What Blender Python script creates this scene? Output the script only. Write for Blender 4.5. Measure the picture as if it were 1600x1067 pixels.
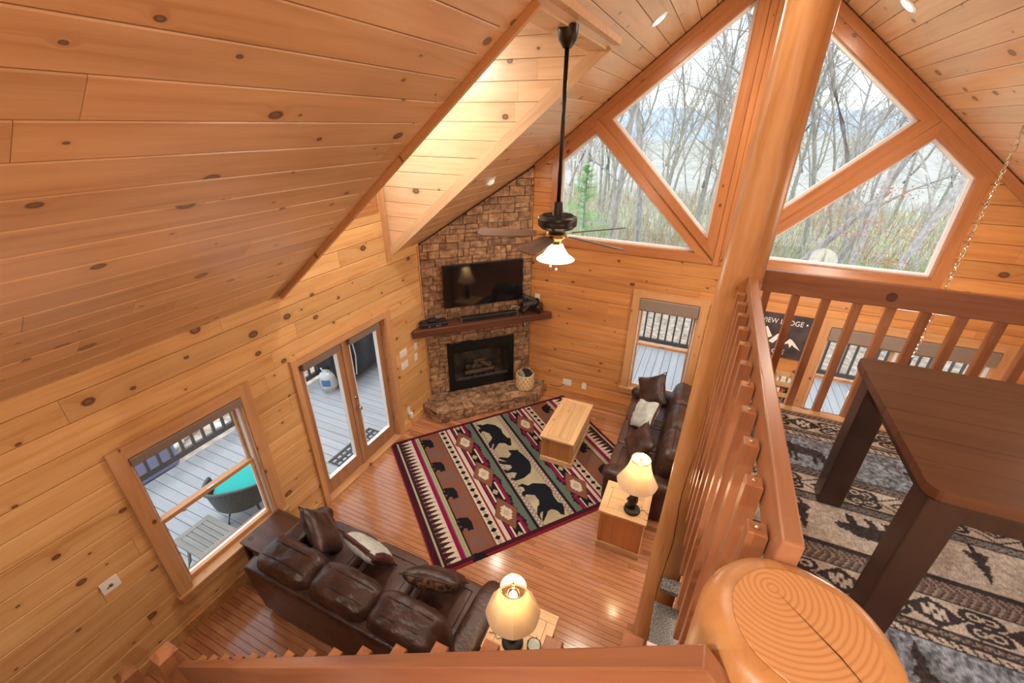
import bpy, bmesh, math, random
import numpy as np
from mathutils import Vector, Matrix, noise
PI=math.pi
for o in list(bpy.data.objects): bpy.data.objects.remove(o)
SC=bpy.context.scene; COL=SC.collection

# ------------------------------------------------------------ camera, world, sun, exposure
CAM=Vector((3.796,-6.380,4.4165))
PITCH,YAW,ROLL,FPX=[math.radians(a) for a in (26.938,-24.124,0.558)]+[672.0]
fw=Vector((math.sin(YAW)*math.cos(PITCH),math.cos(YAW)*math.cos(PITCH),-math.sin(PITCH)))
rt=Vector((math.cos(YAW),-math.sin(YAW),0)); up=rt.cross(fw)
r2=rt*math.cos(ROLL)+up*math.sin(ROLL); u2=-rt*math.sin(ROLL)+up*math.cos(ROLL)
cd=bpy.data.cameras.new('camera'); cam=bpy.data.objects.new('camera',cd); COL.objects.link(cam)
cam.matrix_world=Matrix(((r2.x,u2.x,-fw.x,CAM.x),(r2.y,u2.y,-fw.y,CAM.y),(r2.z,u2.z,-fw.z,CAM.z),(0,0,0,1)))
cd.sensor_fit='HORIZONTAL'; cd.sensor_width=36; cd.lens=36*FPX/1600; cd.clip_start=.05; cd.clip_end=4000
SC.camera=cam
SC.view_settings.view_transform='Standard'; SC.view_settings.look='None'
SC.view_settings.exposure=0.0; SC.view_settings.gamma=1; SC.view_settings.use_curve_mapping=False

SKY=1.85; SUN=1.0; CAN=31.0
w=bpy.data.worlds.new('world'); SC.world=w; w.use_nodes=True
nt=w.node_tree; nt.nodes.clear()
def N(nt,t,**k):
    n=nt.nodes.new(t)
    for a,b in k.items():
        if a.startswith('i_'):
            key=a[2:]; key=int(key) if key.isdigit() else key.replace('_',' ')
            n.inputs[key].default_value=b
        else: setattr(n,a,b)
    return n
def ramp(nt,stops,fac=None,interp='LINEAR'):
    r=nt.nodes.new('ShaderNodeValToRGB'); cr=r.color_ramp; cr.interpolation=interp
    while len(cr.elements)<len(stops): cr.elements.new(.5)
    for e,(p,c) in zip(cr.elements,stops):
        e.position=p; e.color=(c[0],c[1],c[2],1) if len(c)==3 else c
    if fac is not None: nt.links.new(fac,r.inputs[0])
    return r
tc=N(nt,'ShaderNodeTexCoord'); sp=N(nt,'ShaderNodeSeparateXYZ'); nt.links.new(tc.outputs['Generated'],sp.inputs[0])
mp=N(nt,'ShaderNodeMapping'); mp.inputs['Scale'].default_value=(2.2,2.2,7); nt.links.new(tc.outputs['Generated'],mp.inputs[0])
cl=N(nt,'ShaderNodeTexNoise',i_Scale=2.2,i_Detail=6.0,i_Roughness=.55); nt.links.new(mp.outputs[0],cl.inputs['Vector'])
cr=ramp(nt,[(.36,(.80,.85,.92)),(.60,(1,1,1))],cl.outputs['Fac'])
gr=ramp(nt,[(.0,(.30,.30,.26)),(.5,(.93,.95,.98)),(.62,(.86,.90,.97)),(1,(.8,.87,.98))]);
ma=N(nt,'ShaderNodeMath',operation='MULTIPLY_ADD',i_1=.5,i_2=.5); nt.links.new(sp.outputs['Z'],ma.inputs[0]); nt.links.new(ma.outputs[0],gr.inputs[0])
mx=N(nt,'ShaderNodeMix',data_type='RGBA',blend_type='MULTIPLY'); mx.inputs[0].default_value=.8
nt.links.new(gr.outputs[0],mx.inputs[6]); nt.links.new(cr.outputs[0],mx.inputs[7])
bg=N(nt,'ShaderNodeBackground',i_Strength=SKY); nt.links.new(mx.outputs[2],bg.inputs[0])
ow=N(nt,'ShaderNodeOutputWorld'); nt.links.new(bg.outputs[0],ow.inputs[0])
sl=bpy.data.lights.new('sun','SUN'); sl.energy=SUN; sl.angle=math.radians(14); sl.color=(1,.96,.9)
so=bpy.data.objects.new('sun',sl); COL.objects.link(so); so.rotation_euler=(math.radians(-8),math.radians(-14),0)

# ------------------------------------------------------------ room constants
S=.809; PK=3.977; PZ=6.058; W=7.954; EV=PZ-S*PK; HY=math.hypot(1,S); YB=-9.5; LF=2.75
def roofz(x): return PZ-S*abs(x-PK)
# seen downlights first, then unseen lamps added to fill the room: (x,y)
def area_light(loc,power,size,col,aim=(0,0,-1),name='downlight_fill'):
    l=bpy.data.lights.new(name,'AREA'); l.shape='DISK'; l.size=size; l.energy=power; l.color=col
    o=bpy.data.objects.new(name,l); COL.objects.link(o); o.location=loc
    o.rotation_euler=Vector(aim).to_track_quat('-Z','Y').to_euler(); return o
DOWN_FILL=[(3.01,-1.39,1),(4.92,-1.115,1),(1.115,-1.13,.35),(3.0,-7.2,1.1),(1.2,-6.9,1.0),(1.2,-8.6,1),(3.0,-8.7,1.2),(5.3,-7.6,1.5),(6.7,-6.6,1.3),(6.7,-2.6,.8),(3.3,-4.3,.6)]
for x,y,k in DOWN_FILL:
    s_=1 if x<PK else -1
    area_light((x+.03*s_,y,roofz(x)-.05),CAN*k,.13,((1,.86,.68) if y>-5 else (1,.92,.82)),aim=(S*s_,0,-1))

area_light((.75,-2.95,5.12),52,.2,(1,.97,.92),aim=(.15,.45,-1),name='dormer_fill')  # unseen lamp added to brighten the far dormer cheek

# ------------------------------------------------------------ materials
M={}
def mat(name,col,rough=.5,metal=0,spec=.5,emit=None,es=0,trans=0,coat=0):
    m=bpy.data.materials.new(name); m.use_nodes=True; b=m.node_tree.nodes['Principled BSDF']
    b.inputs['Base Color'].default_value=(*col,1); b.inputs['Roughness'].default_value=rough
    b.inputs['Metallic'].default_value=metal; b.inputs['Specular IOR Level'].default_value=spec
    b.inputs['Transmission Weight'].default_value=trans; b.inputs['Coat Weight'].default_value=coat
    if emit: b.inputs['Emission Color'].default_value=(*emit,1); b.inputs['Emission Strength'].default_value=es
    M[name]=m; return m
def B(m): return m.node_tree.nodes['Principled BSDF']
def L(nt,a,b): nt.links.new(a,b)
def math_(nt,op,a,b=None,c=None,clamp=False):
    n=nt.nodes.new('ShaderNodeMath'); n.operation=op; n.use_clamp=clamp
    for i,v in enumerate((a,b,c)):
        if v is None: continue
        if isinstance(v,(int,float)): n.inputs[i].default_value=v
        else: nt.links.new(v,n.inputs[i])
    return n.outputs[0]
def mixc(nt,f,a,b,bt='MIX'):
    n=nt.nodes.new('ShaderNodeMix'); n.data_type='RGBA'; n.blend_type=bt
    for i,v in ((0,f),(6,a),(7,b)):
        if isinstance(v,(int,float)): n.inputs[i].default_value=v
        elif isinstance(v,tuple): n.inputs[i].default_value=(*v,1)
        else: nt.links.new(v,n.inputs[i])
    return n.outputs[2]
def wood(name,light,dark,knot=(.06,.02,.01),knots=.5,ks=3.4,rough=.34,grain=(1.1,16,16),var=.22,red=(.85,.62,.5),axis='X',coat=0.0,spec=.5,bump=.0,island=False):
    m=mat(name,light,rough,spec=spec,coat=coat); nt=m.node_tree; b=B(m); b.inputs['Coat Roughness'].default_value=.34 if 'ceiling' in name else .12
    tc=N(nt,'ShaderNodeTexCoord'); oi=N(nt,'ShaderNodeObjectInfo')
    RND=N(nt,'ShaderNodeNewGeometry').outputs['Random Per Island'] if island else oi.outputs['Random']
    v=tc.outputs['Object']
    if axis!='X':
        sp=N(nt,'ShaderNodeSeparateXYZ'); cb=N(nt,'ShaderNodeCombineXYZ'); L(nt,v,sp.inputs[0])
        od={'Z':('Z','X','Y'),'Y':('Y','X','Z')}[axis]
        for i,a in enumerate(od): L(nt,sp.outputs[a],cb.inputs[i])
        v=cb.outputs[0]
    rv=N(nt,'ShaderNodeCombineXYZ'); L(nt,math_(nt,'MULTIPLY',RND,61.),rv.inputs[0]); L(nt,math_(nt,'MULTIPLY',RND,23.7),rv.inputs[1]); L(nt,math_(nt,'MULTIPLY',RND,7.),rv.inputs[2])
    va=N(nt,'ShaderNodeVectorMath',operation='ADD'); L(nt,v,va.inputs[0]); L(nt,rv.outputs[0],va.inputs[1]); v=va.outputs[0]
    # knots
    m1=N(nt,'ShaderNodeMapping'); m1.inputs['Scale'].default_value=(.7,1,1); L(nt,v,m1.inputs[0])
    vo=N(nt,'ShaderNodeTexVoronoi',i_Scale=ks,voronoi_dimensions='3D' if name.startswith('log') else '2D'); L(nt,m1.outputs[0],vo.inputs['Vector'])
    sc=N(nt,'ShaderNodeSeparateColor'); L(nt,vo.outputs['Color'],sc.inputs[0])
    rad=math_(nt,'MULTIPLY_ADD',math_(nt,'POWER',sc.outputs[0],2.0),.085,.022)
    t=math_(nt,'DIVIDE',vo.outputs['Distance'],rad)
    has=math_(nt,'LESS_THAN',sc.outputs[1],knots)
    kr=ramp(nt,[(0,(.75,.75,.75)),(.35,(.7,.7,.7)),(.6,(1,1,1)),(.8,(.8,.8,.8)),(1.0,(0,0,0))]); L(nt,math_(nt,'MULTIPLY',t,.8),kr.inputs[0])
    kf=math_(nt,'MULTIPLY',kr.outputs[0],has)
    halo=math_(nt,'MULTIPLY',math_(nt,'POWER',math_(nt,'SUBTRACT',1.,math_(nt,'MULTIPLY',t,.22,clamp=True),clamp=True),2.),has)
    # grain, pushed aside by knots
    m2=N(nt,'ShaderNodeMapping'); m2.inputs['Scale'].default_value=grain; L(nt,v,m2.inputs[0])
    wv=N(nt,'ShaderNodeVectorMath',operation='ADD'); cb2=N(nt,'ShaderNodeCombineXYZ'); L(nt,math_(nt,'MULTIPLY',halo,1.3),cb2.inputs[1]); L(nt,m2.outputs[0],wv.inputs[0]); L(nt,cb2.outputs[0],wv.inputs[1])
    n1=N(nt,'ShaderNodeTexNoise',i_Scale=1.,i_Detail=4.,i_Roughness=.6,i_Distortion=.5); L(nt,wv.outputs[0],n1.inputs['Vector'])
    g=ramp(nt,[(.34,light),(.56,tuple(.55*a+.45*b_ for a,b_ in zip(light,dark))),(.70,dark)],n1.outputs['Fac'])
    m3=N(nt,'ShaderNodeMapping'); m3.inputs['Scale'].default_value=(.9,3.2,3.2); L(nt,v,m3.inputs[0])
    n2=N(nt,'ShaderNodeTexNoise',i_Scale=1.,i_Detail=2.); L(nt,m3.outputs[0],n2.inputs['Vector'])
    c=mixc(nt,math_(nt,'MULTIPLY',n2.outputs['Fac'],.55),g.outputs[0],red,'MULTIPLY')
    bri=math_(nt,'MULTIPLY_ADD',RND,var,1-var*.6)
    hs=N(nt,'ShaderNodeHueSaturation'); L(nt,c,hs.inputs['Color']); L(nt,bri,hs.inputs['Value'])
    c=mixc(nt,math_(nt,'MULTIPLY',halo,.35),hs.outputs[0],(.35,.13,.05))
    c=mixc(nt,math_(nt,'MULTIPLY',kf,.9),c,knot)
    L(nt,c,b.inputs['Base Color'])
    if bump:
        bp=N(nt,'ShaderNodeBump',i_Strength=bump,i_Distance=.004); L(nt,n1.outputs['Fac'],bp.inputs['Height']); L(nt,bp.outputs[0],b.inputs['Normal'])
    return m
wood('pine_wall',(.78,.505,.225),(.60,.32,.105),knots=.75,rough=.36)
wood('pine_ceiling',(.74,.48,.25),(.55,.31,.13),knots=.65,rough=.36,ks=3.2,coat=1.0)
wood('pine_backlit',(.68,.35,.125),(.48,.19,.06),knots=.7,rough=.36)  # deeper copy of the wall pine, the backlit gable's shade put into its colour
wood('pine_lit',(.82,.60,.36),(.68,.45,.24),knots=.4,rough=.32)  # paler copy of the pine, daylight on the dormer put into its colour
wood('pine_trim',(.66,.39,.19),(.52,.28,.12),knots=.3,ks=5,rough=.32,var=.1)
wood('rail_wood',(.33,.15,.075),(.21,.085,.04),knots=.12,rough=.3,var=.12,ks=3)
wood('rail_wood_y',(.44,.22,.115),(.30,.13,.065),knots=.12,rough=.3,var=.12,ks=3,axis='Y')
wood('baluster_wood',(.44,.205,.095),(.29,.115,.05),knots=.1,rough=.32,axis='Z',ks=4,red=(.8,.6,.5))
wood('log_wood',(.64,.34,.13),(.48,.22,.07),knots=.6,rough=.36,axis='Z',ks=4.2,grain=(1.6,15,15),bump=.35)
wood('oak_floor',(.56,.28,.14),(.34,.14,.06),knots=.0,rough=.17,var=.5,grain=(2.5,45,45),coat=.3,island=True)
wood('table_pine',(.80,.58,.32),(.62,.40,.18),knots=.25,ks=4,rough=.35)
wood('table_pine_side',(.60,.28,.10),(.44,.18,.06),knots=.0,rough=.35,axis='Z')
wood('walnut',(.115,.048,.024),(.058,.022,.012),knots=.12,rough=.33,knot=(.015,.006,.004))
wood('walnut_dark',(.045,.02,.013),(.022,.010,.008),knots=.0,rough=.35,axis='Z')
wood('mantel_wood',(.13,.045,.022),(.065,.022,.012),knots=.1,rough=.45)
wood('blade_wood',(.16,.10,.075),(.09,.055,.042),knots=.0,rough=.3)
wood('deck_wood',(.50,.51,.53),(.40,.41,.43),knots=.05,rough=.6,var=.12,red=(.95,.95,.97))
wood('weathered',(.34,.33,.31),(.22,.21,.20),knots=.1,rough=.6,red=(.9,.9,.9))
wood('trim_gable',(.50,.22,.085),(.36,.14,.05),knots=.3,ks=5,rough=.3,var=.15)
wood('door_wood',(.46,.27,.15),(.34,.18,.09),knots=.05,rough=.4,axis='Z')
mat('groove',(.10,.035,.012),.7)
mat('groove_floor',(.07,.025,.01),.6)
mat('exterior_siding',(.35,.2,.1),.7)
mat('black_metal',(.018,.018,.02),.38,.6)
mat('black_gloss',(.006,.006,.008),.06,spec=.6)
mat('black_plastic',(.012,.012,.014),.35)
mat('dark_bronze',(.035,.028,.024),.35,.7)
mat('brass',(.55,.38,.16),.3,1)
mat('nickel',(.6,.58,.55),.25,1)
mat('white_plastic',(.80,.78,.72),.4)
mat('white_vinyl',(.85,.85,.84),.35)
mat('rail_grey',(.115,.10,.095),.6)
mat('teal_cloth',(.03,.50,.45),.8)
mat('tub_blue',(.33,.36,.62),.5)
mat('tank_white',(.72,.72,.70),.35)
mat('tank_blue',(.10,.22,.5),.4)
mat('cover_black',(.014,.015,.019),.33)
mat('granite_edge',(.2,.2,.2),.2)
mat('mat_rubber',(.07,.07,.075),.7)
mat('paper_white',(.82,.80,.77),.6)
mat('paper_red',(.5,.12,.06),.6)
mat('crate_wood',(.55,.36,.18),.6)
mat('wicker_basket',(.78,.58,.34),.7)
mat('log_ceramic',(.10,.065,.045),.8)
mat('screw',(.75,.6,.35),.3,1)
mat('cord_white',(.75,.75,.73),.5)
mat('bear_resin',(.018,.014,.013),.5)
mat('shade_lit',(.9,.8,.62),.7,emit=(1,.62,.28),es=.75)
mat('shade_pale',(.92,.86,.74),.7,emit=(1,.80,.55),es=.32)
mat('bulb',(1,1,1),.5,emit=(1,.83,.55),es=22)
mat('lens_lit',(1,1,1),.5,emit=(1,.93,.8),es=9)
mat('frosted_glass',(1,.93,.8),.5,emit=(1,.84,.6),es=2.6)
mat('lens_dim',(.85,.8,.7),.3,emit=(1,.9,.7),es=.4)
mat('hazy_mountain',(.52,.60,.72),1,spec=0)  # pale blue tint paints the air haze over the distance

mat('grass',(.40,.48,.18),1,spec=.1)
mat('dry_grass',(.62,.56,.36),1,spec=.1)
mat('leaf_green',(.38,.56,.18),.8,spec=.2)
mat('leaf_pine',(.38,.66,.25),.8,spec=.2)
mat('leaf_red',(.85,.36,.22),.8,spec=.2)
mat('leaf_bud',(.55,.38,.24),.8,spec=.2)
# shade fabric
def noisy(name,c1,c2,scale,rough=.6,bump=0,stretch=(1,1,1),detail=4,lo=.35,hi=.65,coord='Object',spec=.5,bs=1.0,dist=.003):
    m=mat(name,c1,rough,spec=spec); nt=m.node_tree; b=B(m)
    tc=N(nt,'ShaderNodeTexCoord'); mp=N(nt,'ShaderNodeMapping'); mp.inputs['Scale'].default_value=stretch; L(nt,tc.outputs[coord],mp.inputs[0])
    n=N(nt,'ShaderNodeTexNoise',i_Scale=scale,i_Detail=float(detail)); L(nt,mp.outputs[0],n.inputs['Vector'])
    r=ramp(nt,[(lo,c1),(hi,c2)],n.outputs['Fac']); L(nt,r.outputs[0],b.inputs['Base Color'])
    if bump:
        n2=N(nt,'ShaderNodeTexNoise',i_Scale=scale*bs,i_Detail=5.); L(nt,mp.outputs[0],n2.inputs['Vector'])
        bp=N(nt,'ShaderNodeBump',i_Strength=bump,i_Distance=dist); L(nt,n2.outputs['Fac'],bp.inputs['Height']); L(nt,bp.outputs[0],b.inputs['Normal'])
    return m
noisy('leather',(.036,.018,.013),(.070,.034,.025),5,.34,bump=.55,bs=3.5,dist=.012,stretch=(1,2.2,1))
noisy('leather_seat',(.075,.038,.028),(.115,.062,.046),5,.42,bump=.2,bs=6,dist=.004)
noisy('piping',(.02,.009,.007),(.03,.014,.01),5,.4)
noisy('roller_fabric',(.20,.155,.125),(.28,.22,.18),60,.7,stretch=(1,1,12))
noisy('granite',(.05,.05,.052),(.36,.36,.35),130,.12,lo=.42,hi=.62,detail=8)
noisy('leaf_litter',(.62,.52,.42),(.30,.22,.16),6,1,detail=10,lo=.35,hi=.7,spec=0)
noisy('bark',(.36,.33,.30),(.60,.57,.53),4,.9,stretch=(3,3,.7),detail=6,spec=.1)  # lightened bark, haze over the woods put into its colour
noisy('bark_pale',(.52,.49,.45),(.80,.77,.73),5,.9,stretch=(3,3,2),detail=6,spec=.1)
noisy('hazy_hill',(.47,.47,.42),(.60,.57,.52),.12,1,detail=10,spec=0)  # wooded slope kept pale, distance haze put into its colour
noisy('forest_floor',(.42,.50,.20),(.70,.60,.44),1.1,1,detail=10,spec=0)
noisy('wicker_dark',(.05,.055,.05),(.17,.18,.165),90,.6,stretch=(1,1,2.5))
noisy('sign_black',(.028,.024,.026),(.075,.055,.06),6,.6)
noisy('fire_brick',(.05,.04,.035),(.11,.09,.075),8,.8)
noisy('shade_cloth',(.86,.80,.68),(.9,.85,.75),40,.8)
noisy('patch_gold',(.20,.11,.05),(.035,.02,.014),26,.5,lo=.45,hi=.55)
noisy('patch_teal',(.42,.50,.47),(.62,.66,.62),14,.6)
noisy('patch_red',(.16,.03,.035),(.05,.02,.02),30,.6)
def stone_mat():
    m=mat('stone',(.4,.25,.15),.75); nt=m.node_tree; b=B(m)
    tc=N(nt,'ShaderNodeTexCoord'); oi=N(nt,'ShaderNodeObjectInfo')
    va=N(nt,'ShaderNodeVectorMath',operation='ADD'); L(nt,tc.outputs['Object'],va.inputs[0])
    cb=N(nt,'ShaderNodeCombineXYZ'); L(nt,math_(nt,'MULTIPLY',oi.outputs['Random'],50.),cb.inputs[0]); L(nt,cb.outputs[0],va.inputs[1])
    n=N(nt,'ShaderNodeTexNoise',i_Scale=9.,i_Detail=8.,i_Roughness=.65); L(nt,va.outputs[0],n.inputs['Vector'])
    r=ramp(nt,[(.30,(.075,.038,.022)),(.45,(.23,.125,.068)),(.58,(.40,.25,.14)),(.76,(.54,.38,.23))],n.outputs['Fac'])
    hs=N(nt,'ShaderNodeHueSaturation'); L(nt,r.outputs[0],hs.inputs['Color']); L(nt,math_(nt,'MULTIPLY_ADD',oi.outputs['Random'],.6,.72),hs.inputs['Value'])
    L(nt,hs.outputs[0],b.inputs['Base Color'])
    bp=N(nt,'ShaderNodeBump',i_Strength=.7,i_Distance=.01); L(nt,n.outputs['Fac'],bp.inputs['Height']); L(nt,bp.outputs[0],b.inputs['Normal'])
stone_mat()
mat('mortar',(.07,.045,.03),.9)
def glass_mat():
    m=bpy.data.materials.new('window_glass'); m.use_nodes=True; nt=m.node_tree; nt.nodes.clear()
    t=N(nt,'ShaderNodeBsdfTransparent'); t.inputs[0].default_value=(.97,.985,.98,1); g=N(nt,'ShaderNodeBsdfGlossy'); g.inputs['Roughness'].default_value=.01
    f=N(nt,'ShaderNodeFresnel'); f.inputs[0].default_value=1.22; gb=N(nt,'ShaderNodeNewGeometry')
    mx=N(nt,'ShaderNodeMixShader'); o=N(nt,'ShaderNodeOutputMaterial')
    L(nt,math_(nt,'MULTIPLY',f.outputs[0],math_(nt,'SUBTRACT',1.,gb.outputs['Backfacing'])),mx.inputs[0]); L(nt,t.outputs[0],mx.inputs[1]); L(nt,g.outputs[0],mx.inputs[2]); L(nt,mx.outputs[0],o.inputs[0]); M['window_glass']=m
glass_mat()
def vcol_mat(name,rough=.95,fib=260):
    m=mat(name,(1,1,1),rough,spec=.1); nt=m.node_tree; b=B(m)
    a=N(nt,'ShaderNodeVertexColor'); a.layer_name='print'
    tc=N(nt,'ShaderNodeTexCoord'); mp=N(nt,'ShaderNodeMapping'); mp.inputs['Scale'].default_value=(1,.35,1); L(nt,tc.outputs['Object'],mp.inputs[0])
    n=N(nt,'ShaderNodeTexNoise',i_Scale=float(fib),i_Detail=2.); L(nt,mp.outputs[0],n.inputs['Vector'])
    r=ramp(nt,[(.3,(.62,.62,.62)),(.7,(1.12,1.12,1.12))],n.outputs['Fac'])
    L(nt,mixc(nt,1.,a.outputs[0],r.outputs[0],'MULTIPLY'),b.inputs['Base Color'])
    bp=N(nt,'ShaderNodeBump',i_Strength=.5,i_Distance=.004); L(nt,n.outputs['Fac'],bp.inputs['Height']); L(nt,bp.outputs[0],b.inputs['Normal'])
vcol_mat('rug_print'); vcol_mat('carpet_print',fib=200)
def rings_mat():
    m=mat('log_end',(.6,.3,.12),.25,coat=.3); nt=m.node_tree; b=B(m)
    tc=N(nt,'ShaderNodeTexCoord'); mp=N(nt,'ShaderNodeMapping'); mp.inputs['Location'].default_value=(.045,-.06,0); L(nt,tc.outputs['Object'],mp.inputs[0])
    sx=N(nt,'ShaderNodeSeparateXYZ'); L(nt,mp.outputs[0],sx.inputs[0])
    ns=N(nt,'ShaderNodeTexNoise',i_Scale=7.,i_Detail=3.); L(nt,tc.outputs['Object'],ns.inputs['Vector'])
    rr=math_(nt,'SQRT',math_(nt,'ADD',math_(nt,'MULTIPLY',sx.outputs[0],sx.outputs[0]),math_(nt,'MULTIPLY',sx.outputs[1],sx.outputs[1])))
    ph=math_(nt,'ADD',math_(nt,'MULTIPLY',rr,560.),math_(nt,'MULTIPLY',ns.outputs['Fac'],5.))
    s=math_(nt,'MULTIPLY_ADD',math_(nt,'SINE',ph),.5,.5)
    r=ramp(nt,[(0,(.60,.31,.13)),(.6,(.57,.285,.115)),(1,(.49,.225,.09))],s)
    L(nt,r.outputs[0],b.inputs['Base Color'])
rings_mat()

# ------------------------------------------------------------ mesh helpers
class MB:
    def __init__(s): s.v=[]; s.f=[]; s.m=[]; s.mats=[]
    def mi(s,m):
        if m not in s.mats: s.mats.append(m)
        return s.mats.index(m)
    def add(s,vs,fs,m,T=None):
        o=len(s.v); k=s.mi(m)
        if T is not None: vs=[T@Vector(v) for v in vs]
        s.v+= [tuple(v) for v in vs]; s.f+=[tuple(i+o for i in f) for f in fs]; s.m+=[k]*len(fs); return s
    def box(s,x0,x1,y0,y1,z0,z1,m,T=None):
        vs=[(x,y,z) for z in(z0,z1) for y in(y0,y1) for x in(x0,x1)]
        return s.add(vs,[(0,2,3,1),(4,5,7,6),(0,1,5,4),(2,6,7,3),(0,4,6,2),(1,3,7,5)],m,T)
    def rbox(s,x0,x1,y0,y1,z0,z1,m,r=.01,seg=2,T=None):
        bm=bmesh.new(); bmesh.ops.create_cube(bm,size=1)
        for v in bm.verts: v.co=Vector(((x0+x1)/2+v.co.x*(x1-x0),(y0+y1)/2+v.co.y*(y1-y0),(z0+z1)/2+v.co.z*(z1-z0)))
        r=min(r,.49*min(x1-x0,y1-y0,z1-z0))
        bmesh.ops.bevel(bm,geom=bm.edges[:],offset=r,segments=seg,affect='EDGES',profile=.5)
        bm.verts.index_update(); vs=[v.co.copy() for v in bm.verts]; fs=[[v.index for v in f.verts] for f in bm.faces]; bm.free()
        return s.add(vs,fs,m,T)
    def prism(s,poly,d0,d1,m,T=None,top=None,side=None):
        n=len(poly); vs=[(x,y,d0) for x,y in poly]+[(x,y,d1) for x,y in poly]
        s.add(vs,[tuple(range(n-1,-1,-1))],m,T); s.add(vs,[tuple(range(n,2*n))],top or m,T)
        return s.add(vs,[(i,(i+1)%n,n+(i+1)%n,n+i) for i in range(n)],side or m,T)
    def lathe(s,prof,m,n=24,T=None,c=(0,0)):
        vs=[];fs=[]
        for r,z in prof:
            for i in range(n): a=2*PI*i/n; vs.append((c[0]+r*math.cos(a),c[1]+r*math.sin(a),z))
        k=len(prof)
        for j in range(k-1):
            for i in range(n): fs.append((j*n+i,j*n+(i+1)%n,(j+1)*n+(i+1)%n,(j+1)*n+i))
        if prof[0][0]>1e-4: fs.append(tuple(range(n-1,-1,-1)))
        if prof[-1][0]>1e-4: fs.append(tuple((k-1)*n+i for i in range(n)))
        return s.add(vs,fs,m,T)
    def tube(s,pts,r,m,n=6,T=None,cap=True,up=(0,0,1)):
        pts=[Vector(p) for p in pts]; vs=[];fs=[]
        rs=r if isinstance(r,(list,tuple)) else [r]*len(pts)
        for i,p in enumerate(pts):
            t=(pts[min(i+1,len(pts)-1)]-pts[max(i-1,0)])
            t=t.normalized() if t.length>0 else Vector((0,0,1))
            u=Vector(up) if abs(t.dot(Vector(up)))<.95 else Vector((1,0,0))
            a=t.cross(u).normalized(); b=a.cross(t)
            for k in range(n):
                th=2*PI*k/n; vs.append(p+(a*math.cos(th)+b*math.sin(th))*rs[i])
        for i in range(len(pts)-1):
            for k in range(n): fs.append((i*n+k,i*n+(k+1)%n,(i+1)*n+(k+1)%n,(i+1)*n+k))
        if cap: fs.append(tuple(range(n-1,-1,-1))); fs.append(tuple((len(pts)-1)*n+k for k in range(n)))
        return s.add(vs,fs,m,T)
    def build(s,name,parent=None,smooth=False,T=None,loc=None,rz=0,kind=None,label=None,cat=None,group=None,auto=None):
        me=bpy.data.meshes.new(name); me.from_pydata(s.v,[],s.f)
        for m in s.mats: me.materials.append(M[m])
        me.polygons.foreach_set('material_index',s.m)
        if smooth: me.polygons.foreach_set('use_smooth',[True]*len(s.f))
        me.update()
        if smooth and auto: 
            try: me.set_sharp_from_angle(angle=math.radians(auto))
            except Exception: pass
        return link(name,me,parent,T,loc,rz,kind,label,cat,group)
def link(name,me,parent=None,T=None,loc=None,rz=0,kind=None,label=None,cat=None,group=None):
    o=bpy.data.objects.new(name,me); COL.objects.link(o)
    if parent is not None: o.parent=parent
    if T is not None: o.matrix_local=T
    if loc is not None: o.location=loc
    if rz: o.rotation_euler=(0,0,rz)
    if kind: o['kind']=kind
    if label: o['label']=label
    if cat: o['category']=cat
    if group: o['group']=group
    return o
def thing(name,label,cat,loc=(0,0,0),rz=0,group=None,kind=None):
    return link(name,None,None,None,loc,rz,kind,label,cat,group)
def dup(root,loc,rz=None,label=None,group=None):
    def cp(o,p):
        c=o.copy(); COL.objects.link(c)
        if p is not None: c.parent=p
        for ch in list(o.children): cp(ch,c)
        return c
    r=cp(root,None); r.location=loc
    if rz is not None: r.rotation_euler=(0,0,rz)
    if label: r['label']=label
    if group: r['group']=group
    return r
def puff(sx,sy,sz,n=12,p=5.,dome=.25,wr=.006,seed=0,wf=(5,5,5),pinch=None):
    """rounded upholstery block centred on origin"""
    bm=bmesh.new(); bmesh.ops.create_cube(bm,size=2); bmesh.ops.subdivide_edges(bm,edges=bm.edges[:],cuts=n,use_grid_fill=True)
    off=Vector((seed*7.3,seed*3.1,seed*1.7))
    for v in bm.verts:
        c=v.co.copy(); mx=max(abs(c.x),abs(c.y),abs(c.z)); nn=(abs(c.x)**p+abs(c.y)**p+abs(c.z)**p)**(1/p)
        q=c*(mx/nn)
        if pinch:
            e=max(0,1-abs(q.x)**pinch)*max(0,1-abs(q.y)**pinch); h=e**.45
            k=1+.10*(abs(q.x)*abs(q.y))**2-.07*((1-abs(q.x)**2)*abs(q.y)**2+(1-abs(q.y)**2)*abs(q.x)**2)
            q=Vector((q.x*k,q.y*k,q.z*(h*.96+.04)))
        else:
            e=(1-q.x**2)*(1-q.y**2); q.z*=1-dome+dome*max(e,0)**.5
        P=Vector((q.x*sx/2,q.y*sy/2,q.z*sz/2))
        w_=noise.noise(Vector((P.x*wf[0],P.y*wf[1],P.z*wf[2]))+off)*wr*2+noise.noise(Vector((P.x*wf[0]*3,P.y*wf[1]*2.5,P.z*wf[2]))+off)*wr
        d=c.normalized(); v.co=P+d*w_
    bm.verts.index_update(); vs=[tuple(v.co) for v in bm.verts]; fs=[[v.index for v in f.verts] for f in bm.faces]; bm.free()
    return vs,fs
def TR(loc,rx=0,ry=0,rz=0): return Matrix.Translation(loc)@Matrix.Rotation(rz,4,'Z')@Matrix.Rotation(ry,4,'Y')@Matrix.Rotation(rx,4,'X')
def frame(O,ex,ey):
    ex=Vector(ex).normalized(); ey=Vector(ey).normalized(); ez=ex.cross(ey)
    return Matrix(((ex.x,ey.x,ez.x,O[0]),(ex.y,ey.y,ez.y,O[1]),(ex.z,ey.z,ez.z,O[2]),(0,0,0,1)))
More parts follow.
